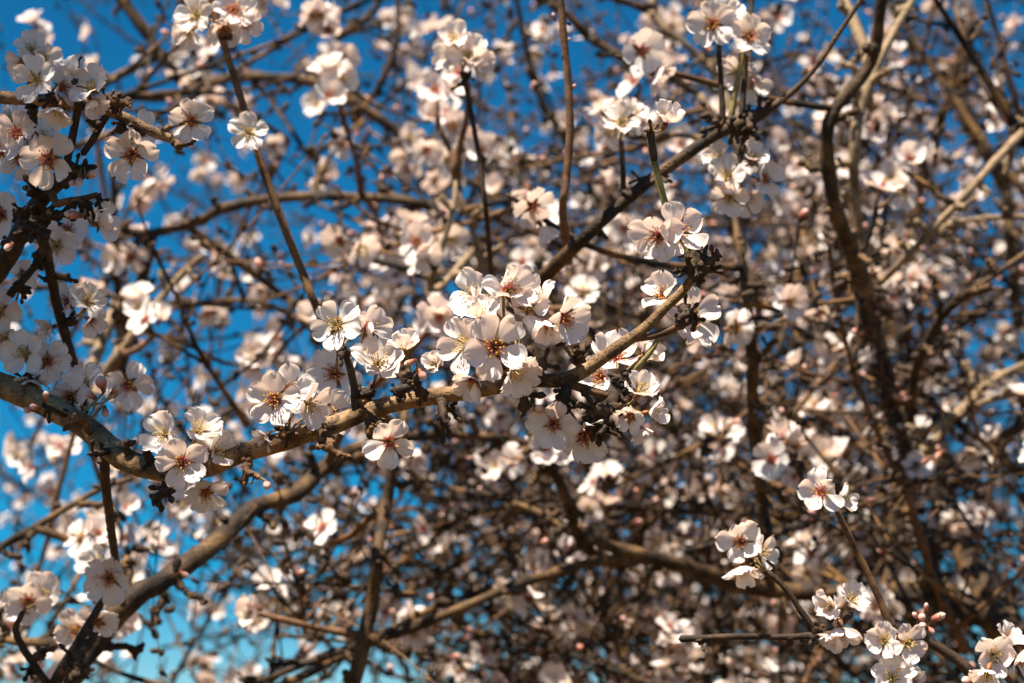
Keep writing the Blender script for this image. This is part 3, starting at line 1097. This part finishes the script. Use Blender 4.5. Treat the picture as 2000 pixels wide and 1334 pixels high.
n_ind, massmb = 0, MB()
for (dp, w, sd) in twig_list:
    if dp < 5 and n_ind < 280 and len(w) > 3 and in_view(w[len(w) // 2][0]):
        mb = MB()
        tube(mb, [(p - TB, r) for p, r in w], 7, .25, 120, ringy=.12)
        link('twig', mb.mesh('twig', [M_FAR if n_ind % 3 else M_TWIG]), tree)
        n_ind += 1
    else:
        tube(massmb, [(p - TB, r) for p, r in w], 4 if dp < 5 else 5)
o = link('twigs', massmb.mesh('twigs', [M_FAR]), tree)
o['kind'] = 'stuff'

flower_list.sort(key=lambda t: t[0])
rest, n_ind = [], 0
MTB = Matrix.Translation(-TB)
for (dp, M) in flower_list:
    if n_ind < 295 and in_view(M.translation):
        link('blossom', MID[n_ind % len(MID)], tree, MTB @ M)
        n_ind += 1
    else:
        rest.append(MTB @ M)
chunks = []
for v in range(6):
    sub = rest[v::6]
    c = list(repeat(FARV[v], sub, None, ''))
    if v % 3:
        c[3] = np.array([4, 1, 5, 3])[c[3]]
    chunks.append(c)
o = link('blossoms', mass_mesh('blossoms', chunks, MATS_R + [M_PET_Y, M_FIL_Y]), tree)
o['kind'] = 'stuff'
bm_ = [MTB @ M for dp, M in bud_list]
o = link('buds', mass_mesh('buds', [repeat(BUDV, bm_, None, '')], [M_CALYX, M_BUD]), tree)
o['kind'] = 'stuff'
km = [MTB @ M for dp, M in knob_list]
o = link('resting_buds', mass_mesh('resting_buds', [repeat(BUDV, km, None, '')], [M_SPUR, M_SPUR]), tree)
o['kind'] = 'stuff'
print('far flowers', len(rest), 'buds', len(bm_), 'twigs', len(twig_list))

#@@FOREGROUND
# ------------------------------------------------------------------ the tree on the left, whose branches reach into the view
LB = Vector((-1.15, 1.15, 0))
ltree = empty('almond_tree', LB)
tag(ltree, 'almond trunk with thick forked limbs left of the sharp branches', 'tree')
LT = [(Vector((-1.15, 1.15, -.15)), .15), (Vector((-1.13, 1.15, .3)), .115), (Vector((-1.08, 1.17, .9)), .10), (Vector((-1.05, 1.18, 1.45)), .09), (Vector((-.98, 1.2, 1.9)), .065), (Vector((-.95, 1.25, 2.5)), .04), (Vector((-1.0, 1.3, 3.1)), .02)]
mb = MB()
tube(mb, [(p - LB, r) for p, r in catmull(LT, .03)], 18, .16, 8)
link('trunk', mb.mesh('trunk', [M_LIMB]), ltree)
mb = MB()
tube(mb, [(p - LB, r) for p, r in catmull([LT[3], (Vector((-1.25, .9, 1.9)), .05), (Vector((-1.4, .6, 2.5)), .025)], .03)], 14, .16, 10)
link('limb', mb.mesh('limb', [M_LIMB]), ltree)

# unseen part of its crown, added above the view to shade the left side
twig_list, flower_list, bud_list, knob_list = [], [], [], []
grow(34, 31, 1.0, 1.15, (-260, 230), (240, 900), 1, 1.6, 1, (.2, .5), (.45, 1.1), .8)
ML = Matrix.Translation(-LB)
mb = MB()
for dp, w, sd in twig_list:
    tube(mb, [(p - LB, r) for p, r in w], 5)
o = link('twigs', mb.mesh('twigs', [M_FAR]), ltree)
o['kind'] = 'stuff'
chunks = []
for v in range(6):
    sub = [ML @ M for dp, M in flower_list[v::6]]
    if sub:
        chunks.append(repeat(FARV[v], sub, None, ''))
o = link('blossoms', mass_mesh('blossoms', chunks, MATS_R), ltree)
o['kind'] = 'stuff'

# ---- the sharp main branch
branch('speckled tan branch in sharp focus, bent upward past its largest blossom cluster',
       [(-120, 715, 27, 1.10), (-60, 735, 26, 1.09), (0, 752, 25, 1.08), (60, 776, 25, 1.07), (130, 812, 24, 1.06), (190, 852, 23.5, 1.045), (240, 895, 23, 1.03), (290, 914, 22, 1.02), (345, 922, 21, 1.01), (410, 910, 20.5),
        (470, 886, 19.5), (540, 866, 19), (600, 847, 19), (660, 826, 18), (720, 802, 17.5), (780, 786, 17), (850, 774, 16.5), (920, 764, 16), (985, 752, 15.5), (1040, 742, 15),
        (1090, 744, 14.5), (1130, 730, 14), (1170, 704, 13), (1215, 672, 12), (1260, 640, 11), (1300, 600, 10), (1330, 572, 9.5), (1350, 545, 9), (1362, 522, 8)],
       seed=3, ext=[(Vector((-1.0, 1.2, 1.75)), .042), (Vector((-.75, 1.22, 1.92)), .020)],
       twigs=[(M_KNOT, [(1240, 662, 7), (1290, 652, 8), (1325, 638, 8), (1352, 622, 8)]),
              (M_GREEN, [(1292, 652, 5), (1268, 690, 6), (1240, 722, 6), (1222, 752, 5, 1.01)]),
              (M_KNOT, [(1112, 750, 9), (1160, 765, 9), (1200, 776, 8), (1245, 786, 6)]),
              (M_SPUR, [(690, 812, 9), (693, 770, 8), (690, 735, 8), (676, 702, 7), (668, 680, 6)]),
              (M_SPUR, [(1045, 735, 14), (1042, 712, 13), (1034, 688, 10)]),
              (M_STALK, [(1130, 715, 6), (1118, 690, 5), (1092, 668, 4)]),
              (M_SPUR, [(205, 868, 11, 1.05), (205, 930, 10, 1.07), (212, 990, 9, 1.1), (218, 1040, 8.5, 1.14), (228, 1110, 8, 1.22), (240, 1180, 7, 1.32)]),
              (M_SPUR, [(1362, 525, 9), (1382, 512, 9), (1398, 498, 8)])],
       spurs=[(868, 830, 10, 12, .99), (880, 800, 8, 6), (1062, 710, 9, 8, .99), (1135, 700, 9, 7, .99), (1128, 688, 8, 4, .99), (1095, 775, 9, 10, .99), (1025, 800, 11, 9), (725, 845, 9, 6, .98, M_KNOT), (700, 790, 9, 7, .985, M_KNOT),
              (640, 872, 11, 7, .98, M_KNOT), (668, 892, 9, 8, .98, M_KNOT), (480, 915, 9, 6, .98, M_KNOT), (505, 932, 7, 6, .975, M_KNOT), (478, 942, 7, 5, .98, M_KNOT), (775, 765, 9, 6, .98), (812, 752, 10, 8, .98), (830, 775, 9, 7, .985), (790, 730, 8, 6),
              (552, 846, 8, 6, .98, M_KNOT), (322, 962, 12, 12, .99), (300, 975, 9, 8, .99), (178, 885, 8, 7, 1.02), (248, 862, 9, 3, 1.02), (285, 880, 9, 5, 1.01), (88, 800, 8, 6, 1.04), (150, 815, 9, 6, 1.03, M_KNOT),
              (1190, 805, 13, 9, .99), (1160, 800, 14, 12, .985), (1180, 840, 13, 10, .985), (1205, 822, 11, 8, .985), (1150, 830, 9, 8, .985), (1222, 760, 10, 8, 1.0), (1218, 730, 9, 6, 1.0),
              (1345, 525, 11, 9, .99), (1365, 545, 10, 9, .985), (1385, 520, 9, 8, .985), (1402, 495, 7, 7, .985), (1345, 500, 7, 6, .98), (1372, 500, 8, 6, .99), (1325, 625, 8, 6, .985), (1352, 610, 8, 6, .985), (1358, 632, 8, 6, .985)],
       clusters=[(668, 684, .995, [(660, 636, 122, (-.22, .22, 1), .92, -.012, 'pale'), (716, 642, 118, (.55, .02, .75), .8, .004, 'red')]),
                 (720, 770, 1.0, [(738, 712, 132, (.1, .55, .7), .75, .008, 'pale'), (655, 730, 130, (-.2, .1, .8), .9, .05)]),
                 (805, 735, .985, [(792, 682, 95, (-.15, .75, .45), .6, -.002, 'pale'), (852, 714, 78, (-.25, .35, .85), .35, -.01, 'pale')]),
                 (565, 845, .985, [(538, 780, 128, (-.32, .02, .9), .88, -.015, 'red'), (562, 766, 125, (.12, .35, .9), .85, .008, 'red'), (603, 792, 112, (.72, -.05, .6), .8, .0, 'pale'), (520, 850, 70, (-.6, -.5, .4), .6, .01), (640, 806, 118, (.35, -.1, .85), .9, .03, 'red')]),
                 (1010, 690, .99, [(990, 568, 140, (.32, .28, .9), .75, -.012, 'red'), (930, 580, 128, (-.62, .22, .6), .75, -.002, 'pale'), (1030, 606, 110, (.1, .35, .8), .5, -.008, 'pale')]),
                 (1088, 645, .99, [(1102, 622, 122, (.55, -.25, .7), .72, -.008, 'red'), (1072, 630, 105, (-.15, -.75, .6), .4, -.015, 'red'), (1060, 590, 110, (-.3, .7, .4), .55, .0, 'pale')]),
                 (985, 735, .975, [(966, 678, 150, (.08, .06, 1), .92, -.03, 'red'), (912, 672, 135, (-.55, .12, .75), .85, -.01, 'pale'), (925, 740, 105, (-.3, -.75, .5), .5, -.01, 'red'), (1002, 722, 125, (.55, -.5, .6), .7, -.005, 'pale'),
                                   (940, 620, 110, (-.1, .85, .3), .7, -.005, 'pale')]),
                 (740, 845, .985, [(760, 862, 118, (.05, -.15, .95), .72, -.02, 'red')]),
                 (1110, 800, .99, [(1082, 828, 120, (-.12, -.2, .95), .9, -.01, 'red'), (1140, 850, 125, (.15, -.45, .85), .8, .0, 'red')]),
                 (1225, 790, .995, [(1248, 768, 105, (.35, .55, .5), .45, -.01, 'pale'), (1232, 812, 85, (-.35, -.25, .85), .45, -.015, 'red'), (1268, 806, 90, (.85, .05, .3), .6, .0, 'pale'), (1245, 835, 80, (.3, -.85, .3), .5, .01)]),
                 (1215, 735, 1.015, [(1205, 700, 128, (-.05, .55, .6), .7, .02, 'red'), (1258, 695, 95, (.55, .4, .5), .4, .0, 'red'), (1175, 735, 105, (-.5, .1, .6), .7, .03)]),
                 (1335, 600, 1.015, [(1350, 622, 145, (.25, .08, .95), .85, .015, 'red'), (1298, 580, 110, (-.45, .5, .6), .6, .005, 'red')]),
                 (345, 925, .985, [(322, 850, 112, (-.4, .3, .85), .8, -.01, 'pale'), (356, 902, 122, (.05, -.15, 1), .8, -.025, 'red'), (388, 842, 112, (.35, .6, .65), .65, -.005, 'pale'), (420, 880, 100, (.75, .1, .5), .8, .01),
                                   (402, 960, 105, (.15, -.55, .75), .8, .03)]),
                 (55, 735, 1.075, [(50, 690, 112, (-.25, .25, .9), .8, .0, 'pale'), (92, 705, 108, (.35, -.05, .85), .8, .01, 'red'), (70, 745, 95, (.0, -.5, .7), .7, .0)]),
                 (150, 800, 1.075, [(138, 775, 118, (-.05, .1, .95), .92, .0, 'red'), (165, 750, 100, (.1, .7, .6), .7, .02), (250, 752, 112, (.1, .1, .9), .9, .08, 'red')])],
       buds=[(805, 706, 17, (-.8, -.35, .4), .97), (822, 728, 16, (.5, -.9, .4), .97), (1055, 800, 20, (-.2, .2, .9), .975), (200, 755, 22, (-.2, .9, .3), 1.04), (222, 765, 17, (.7, .7, .3), 1.04), (182, 775, 17, (-.7, .5, .4), 1.04),
             (205, 800, 15, (.1, -.9, .3), 1.04), (72, 796, 15, (-.8, .2, .5), 1.02), (90, 778, 15, (.0, .9, .4), 1.02), (60, 800, 13, (-.9, -.1, .3), 1.02), (520, 944, 16, (.3, -.5, .8), .97)])

# ---- upper left
branch('knobbly tan branch tip with one open blossom standing beyond its blunt end',
       [(-200, 205, 16, 1.03), (-60, 190, 13), (40, 193, 12), (110, 200, 12), (180, 207, 12), (240, 228, 11), (300, 258, 10), (345, 274, 9)], rel=1.0, seed=5,
       ext=[(Vector((-.96, 1.22, 2.2)), .022), (Vector((-.65, 1.2, 2.2)), .009)],
       twigs=[(M_SPUR, [(152, 205, 8, .99), (154, 175, 7, .985), (158, 150, 6, .985)]), (M_SPUR, [(152, 215, 8), (142, 265, 8), (132, 310, 8), (128, 350, 7)]), (M_SPUR, [(205, 230, 7), (180, 275, 7), (162, 300, 7)]),
              (M_KNOT, [(312, 262, 7), (328, 246, 7), (345, 238, 6)])],
       spurs=[(222, 200, 9, 8, .99), (255, 205, 7, 7, .985, M_KNOT), (205, 190, 7, 5, .99, M_KNOT), (348, 286, 8, 8, .985, M_KNOT), (375, 278, 7, 5, .985), (270, 262, 8, 9), (235, 250, 8, 8), (178, 238, 8, 6), (118, 222, 7, 5), (65, 205, 6, 4),
              (150, 330, 11, 10), (120, 340, 10, 9), (165, 325, 8, 8)],
       clusters=[(100, 190, .99, [(72, 156, 112, (-.12, .12, 1), .9, -.01, 'pale'), (120, 170, 95, (.7, -.1, .5), .7, .0), (118, 210, 90, (-.1, -.85, .35), .5, -.01, 'pale')]),
                 (160, 150, .98, [(146, 150, 95, (.0, .85, .4), .5, .0, 'pale'), (180, 172, 105, (-.2, .35, .75), .65, -.005, 'pale'), (178, 195, 85, (.5, -.6, .4), .55, .0)]),
                 (350, 240, .99, [(374, 236, 108, (.08, .0, .95), .85, -.01, 'red')]),
                 (255, 265, 1.01, [(258, 302, 122, (-.05, -.2, .95), .92, -.01, 'red'), (275, 260, 100, (.3, .3, .7), .8, .04)]),
                 (60, 250, 1.01, [(35, 262, 112, (-.2, .2, .9), .85, .0), (0, 295, 120, (-.3, -.1, .9), .9, .0), (85, 275, 118, (.3, .25, .85), .85, .03), (95, 310, 130, (.05, -.25, .95), .92, -.02, 'red'), (40, 310, 100, (-.1, -.3, .8), .8, .03), (20, 235, 90, (.0, .6, .6), .8, .04)])],
       buds=[(155, 350, 18, (.1, -.6, .7), .985), (175, 342, 19, (.7, .2, .5), .985), (148, 356, 14, (-.7, -.2, .5), .985)])

branch('thick dark knobbly stem in shade with a slim side twig hanging from it',
       [(-260, 800, 34, 1.16), (-130, 680, 28, 1.10), (-40, 570, 22, 1.05), (8, 512, 20, 1.03), (40, 455, 19, 1.02), (68, 405, 17, 1.01), (100, 370, 14), (140, 345, 11), (170, 335, 8)], rel=1.02, seed=6, mat=M_SPUR,
       ext=[(Vector((-.99, 1.2, 1.85)), .03), (Vector((-.72, 1.24, 1.88)), .02)],
       twigs=[(M_SPUR, [(75, 440, 13, 1.04), (92, 500, 10, 1.06), (108, 580, 10, 1.08), (128, 655, 10, 1.1), (148, 722, 9, 1.12), (160, 760, 7, 1.13)]), (M_KNOT, [(110, 398, 7, .99), (135, 392, 7, .98), (170, 386, 6, .98), (190, 380, 5, .98)]),
              (M_SPUR, [(70, 520, 7, 1.06), (45, 548, 7, 1.06), (18, 575, 7, 1.06)])],
       spurs=[(60, 440, 12, 9), (95, 420, 12, 12), (40, 410, 10, 9), (120, 420, 10, 9), (20, 470, 9, 6), (90, 465, 11, 10), (110, 350, 10, 9), (60, 370, 10, 9), (195, 395, 8, 8, .98), (165, 405, 8, 7, .98), (145, 400, 7, 6, .98), (135, 545, 7, 5, 1.07), (88, 545, 6, 4, 1.07), (145, 630, 8, 6, 1.09), (70, 505, 8, 7, 1.05), (45, 570, 7, 6, 1.06)],
       clusters=[(175, 400, .985, [(192, 436, 100, (.62, .12, .35), .75, -.005, 'pale')]), (140, 625, 1.095, [(135, 590, 92, (-.3, .3, .85), .7, .0, 'red'), (170, 590, 95, (.3, .4, .8), .65, .0, 'pale'), (100, 640, 80, (-.7, -.3, .5), .7, .02), (175, 625, 80, (.6, -.4, .5), .7, .02)]),
                 (40, 560, 1.07, [(0, 610, 115, (-.1, .2, .9), .85, .0, 'pale'), (12, 655, 105, (.1, -.4, .8), .8, .0), (45, 535, 85, (.3, -.2, .8), .8, .05)]), (30, 420, 1.04, [(5, 420, 110, (-.2, .1, .9), .85, .02), (110, 480, 110, (.2, -.1, .9), .85, .09), (130, 450, 100, (.3, .3, .8), .85, .1)])],
       buds=[(150, 420, 24, (-.9, .1, .4), .975), (20, 480, 18, (-.3, -.4, .8), .98)])

branch('small soft blossom group on a thin twig, above the knobbly branch with blunt tip',
       [(45, 260, 5, 1.06), (60, 200, 5, 1.04), (66, 150, 5, 1.0), (62, 128, 4)], rel=1.16, seed=8, mat=M_TWIG, step=.006,
       clusters=[(62, 130, 1.0, [(62, 98, 88, (.1, .55, .75), .7, .0, 'pale'), (45, 125, 84, (-.4, -.2, .8), .75, .0, 'red'), (85, 115, 80, (.5, .1, .8), .7, .01)])])

# ---- the upright shoot carrying sharp blossoms
branch('upright slim greenish shoot ending in a single sharp red-centred blossom',
       [(1356, 528, 8), (1345, 500, 8), (1322, 450, 7.5), (1300, 400, 7), (1285, 345, 7), (1274, 295, 7), (1270, 262, 8)], rel=.99, seed=9, mat=M_GREEN,
       twigs=[(M_SPUR, [(1278, 310, 7, .998), (1272, 285, 8, .995), (1270, 262, 8, .995)])],
       spurs=[(1272, 256, 8, 7, .995, M_KNOT)],
       clusters=[(1274, 254, .995, [(1300, 240, 98, (.28, .72, .5), .5, -.005, 'red')]),
                 (1318, 455, .99, [(1322, 452, 132, (.38, .08, .9), .82, -.012, 'red'), (1286, 462, 128, (-.35, -.12, .9), .85, -.015, 'red')])])

# ---- lower right sprays
branch('thin dark level twig bearing two long leaning shoots with soft white blossoms',
       [(1330, 1248, 7), (1380, 1246, 6.5), (1450, 1243, 6), (1540, 1244, 6.5), (1600, 1240, 7), (1690, 1236, 7), (1780, 1240, 9), (1850, 1275, 10), (1905, 1325, 12), (1960, 1420, 15), (2080, 1560, 20)][::-1], rel=1.10, seed=10, mat=M_SPUR,
       twigs=[(M_SPUR, [(1592, 1232, 7), (1565, 1195, 6), (1535, 1150, 5.5), (1502, 1118, 5)]), (M_KNOT, [(1740, 1228, 8), (1722, 1180, 7.5), (1690, 1110, 7), (1655, 1040, 6.5), (1632, 990, 6)])],
       spurs=[(1545, 1258, 7, 3), (1370, 1256, 8, 4), (1585, 1255, 8, 5), (1600, 1222, 7, 4), (1740, 1225, 7, 4)],
       clusters=[(1498, 1115, 1.0, [(1446, 1058, 108, (-.1, .12, 1), .9, -.01, 'red'), (1486, 1080, 90, (.6, .3, .6), .7, .01, 'pale'), (1450, 1105, 100, (.0, -.75, .5), .8, .01, 'pale')]),
                 (1632, 988, 1.0, [(1604, 962, 104, (-.12, .3, .9), .85, .0, 'red'), (1642, 975, 80, (.7, .2, .5), .6, .01, 'pale')]),
                 (1640, 1222, 1.0, [(1622, 1185, 92, (-.35, .3, .85), .65, -.01, 'pale'), (1662, 1172, 88, (.3, .5, .8), .65, .0, 'pale'), (1642, 1225, 105, (.1, -.8, .35), .6, -.01, 'pale'), (1630, 1240, 80, (-.4, -.7, .4), .5, .0)]),
                 (1752, 1262, 1.0, [(1728, 1250, 92, (-.45, .25, .8), .65, -.01, 'pale'), (1770, 1256, 98, (.25, .1, .95), .75, -.005, 'pale'), (1755, 1300, 95, (.0, -.85, .35), .75, .0, 'red')])],
       buds=[(1800, 1212, 15, (.0, .8, .4)), (1826, 1208, 22, (.75, .4, .4)), (1790, 1205, 12, (-.6, .7, .3)), (1808, 1190, 13, (.1, .95, .2)), (1815, 1228, 13, (.6, -.6, .4)), (1802, 1222, 15, (-.2, .1, .9))])

branch('blossom spray of four flowers on a short twig beyond the thin level twig',
       [(2120, 1500, 9), (2030, 1400, 8), (1985, 1345, 7), (1955, 1310, 6)], rel=1.08, seed=12, mat=M_TWIG,
       clusters=[(1955, 1308, 1.0, [(1940, 1278, 112, (-.12, .1, .95), .75, .0, 'pale'), (1985, 1285, 100, (.6, -.1, .65), .55, .0, 'red'), (1930, 1310, 95, (-.3, -.7, .5), .55, -.01, 'pale'), (1965, 1250, 85, (.2, .8, .4), .7, .01)])],
       buds=[(1895, 1330, 18, (-.9, .1, .3))])
branch('short twig with white blossom below the thin dark level twig, mostly cut off',
       [(1770, 1500, 7), (1760, 1420, 6), (1750, 1352, 5)], rel=1.09, seed=13, mat=M_TWIG,
       clusters=[(1750, 1350, 1.0, [(1742, 1326, 105, (-.1, .55, .75), .75, .0, 'pale'), (1780, 1335, 80, (.5, .2, .7), .7, .01)])])

# ---- upper right branch with the upright flowering shoots
branch('brown slanting branch with three upright flowering shoots rising close together',
       [(1000, 600, 16, 1.06), (1040, 560, 15, 1.04), (1085, 518, 14, 1.02), (1150, 455, 13), (1230, 384, 12), (1300, 330, 12), (1400, 262, 12), (1470, 232, 12), (1510, 208, 8), (1560, 168, 6), (1600, 122, 5.5), (1640, 62, 5), (1680, 0, 4.5), (1700, -60, 4)], rel=1.24, seed=14, mat=M_LIMB,
       twigs=[(M_SPUR, [(1412, 255, 7), (1410, 190, 6), (1406, 130, 5.5), (1404, 88, 5)]), (M_GREEN, [(1424, 250, 7), (1436, 180, 6), (1446, 130, 5), (1452, 100, 4.5)]), (M_SPUR, [(1448, 240, 7), (1452, 180, 6), (1458, 110, 5)]),
              (M_SPUR, [(1462, 245, 7), (1448, 300, 6.5), (1436, 345, 6), (1428, 385, 5)]), (M_SPUR, [(1462, 238, 5, 1.02), (1463, 120, 5, 1.04), (1468, 0, 5, 1.05), (1475, -60, 5, 1.05)]), (M_SPUR, [(1218, 390, 5.5), (1217, 330, 5), (1213, 275, 5)])],
       spurs=[(1400, 240, 11, 8), (1425, 235, 10, 8), (1455, 225, 12, 9), (1480, 225, 11, 9), (1490, 215, 9, 7), (1380, 225, 9, 5), (1440, 262, 9, 6), (1290, 345, 8, 5), (1250, 350, 8, 5), (1220, 375, 9, 6), (1175, 455, 8, 5), (1470, 260, 9, 6)],
       clusters=[(1404, 84, 1.0, [(1392, 48, 112, (-.08, .1, 1), .9, .0, 'red'), (1418, 32, 95, (.4, .55, .6), .7, .015, 'pale')]), (1455, 98, 1.0, [(1462, 72, 104, (.08, .12, 1), .92, .0, 'red'), (1440, 140, 90, (-.2, -.2, .8), .7, .03), (1462, 160, 100, (.3, -.4, .7), .7, .03)]),
                 (1446, 320, 1.0, [(1420, 345, 96, (-.3, .3, .85), .8, .0, 'pale'), (1470, 310, 84, (.3, .7, .5), .6, .0, 'pale'), (1425, 385, 92, (-.2, -.4, .8), .7, .0, 'pale'), (1492, 350, 92, (.5, .0, .8), .8, .01, 'red'), (1455, 385, 88, (.2, -.6, .7), .7, .01, 'red'), (1405, 310, 80, (-.6, .5, .5), .7, .01)]),
                 (1213, 272, 1.0, [(1212, 240, 95, (-.1, .4, .85), .8, .0, 'pale'), (1235, 222, 80, (.5, .6, .4), .7, .02)])])

branch('long slim reddish twig crossing blue sky with one open blossom halfway along',
       [(790, 850, 9, 1.16), (700, 760, 9, 1.10), (640, 650, 9, 1.03), (618, 600, 8.5), (590, 530, 8), (558, 450, 8), (528, 370, 8), (505, 305, 8), (485, 240, 7.5), (462, 165, 7.5), (440, 95, 7), (425, 50, 6.5), (405, -30, 6)], rel=1.22, seed=15, mat=M_TWIG,
       spurs=[(450, 70, 7, 3), (500, 260, 6, 3)],
       clusters=[(428, 40, 1.0, [(455, 22, 108, (.3, .25, .85), .85, .0, 'red'), (478, 45, 88, (.5, -.3, .7), .8, .01, 'red'), (385, 30, 100, (-.3, .1, .9), .75, .0, 'pale'), (370, 62, 80, (-.4, -.5, .7), .7, .01, 'pale'), (440, 55, 90, (.0, -.5, .8), .7, .0)]),
                 (500, 280, 1.0, [(487, 260, 92, (-.1, .05, 1), .85, -.01, 'pale')])])
branch('bare tan upright twig with a few tiny buds and no blossoms',
       [(1110, 510, 9, 1.10), (1100, 430, 8.5, 1.04), (1100, 395, 8), (1106, 350, 8), (1112, 285, 8), (1113, 220, 8), (1107, 130, 7.5), (1100, 60, 7.5), (1094, -20, 7), (1090, -90, 6)], rel=1.22, seed=16, mat=M_TWIG,
       spurs=[(1103, 118, 8, 3), (1098, 40, 6, 3)],
       buds=[(1083, 36, 11, (-.3, .9, .3)), (1119, 172, 9, (.5, .7, .3)), (1108, 80, 8, (.6, .6, .3))])
branch('thin dark curving twig topped by a soft white blossom cluster',
       [(962, 560, 6, 1.06), (955, 480, 5.5, 1.02), (948, 400, 5.5), (936, 310, 5), (922, 230, 5), (908, 160, 5), (902, 140, 4)], rel=1.34, seed=17, mat=M_SPUR,
       spurs=[(915, 150, 7, 5), (900, 165, 6, 4), (930, 255, 4, 2)],
       clusters=[(904, 140, 1.0, [(915, 108, 98, (.25, .3, .85), .75, .0, 'pale'), (888, 78, 88, (-.2, .6, .7), .75, .0, 'pale'), (930, 122, 84, (.6, -.2, .6), .6, .0), (880, 110, 80, (-.5, -.1, .7), .7, .01)])])

branch('dark twig with shaded red-centred blossoms, in front of the thick slanting limb',
       [(60, 1450, 14, 1.02), (110, 1330, 12, 1.0), (150, 1260, 10), (185, 1200, 8), (205, 1165, 6)], rel=1.2, seed=18, mat=M_SPUR,
       twigs=[(M_SPUR, [(100, 1345, 9), (60, 1290, 8), (30, 1230, 7), (45, 1195, 5)]), (M_KNOT, [(120, 1310, 7, .98), (150, 1290, 6, .97), (165, 1265, 5, .96)])],
       spurs=[(170, 1260, 9, 9, .97), (140, 1280, 9, 8, .98), (185, 1240, 8, 7, .98), (130, 1310, 9, 8, .97), (155, 1300, 7, 7, .96), (60, 1310, 8, 6), (85, 1270, 9, 7)],
       clusters=[(208, 1150, 1.0, [(214, 1128, 122, (.08, -.12, .95), .85, -.01, 'red'), (195, 1105, 100, (-.3, .6, .6), .7, .02)]), (48, 1190, 1.0, [(55, 1175, 115, (.0, .1, .95), .9, .06, 'red'), (80, 1160, 100, (.3, .4, .8), .8, .08)]), (150, 1250, 1.0, [(150, 1230, 105, (-.2, -.1, .9), .7, .04), (190, 1215, 95, (.4, .0, .8), .6, .04)])])
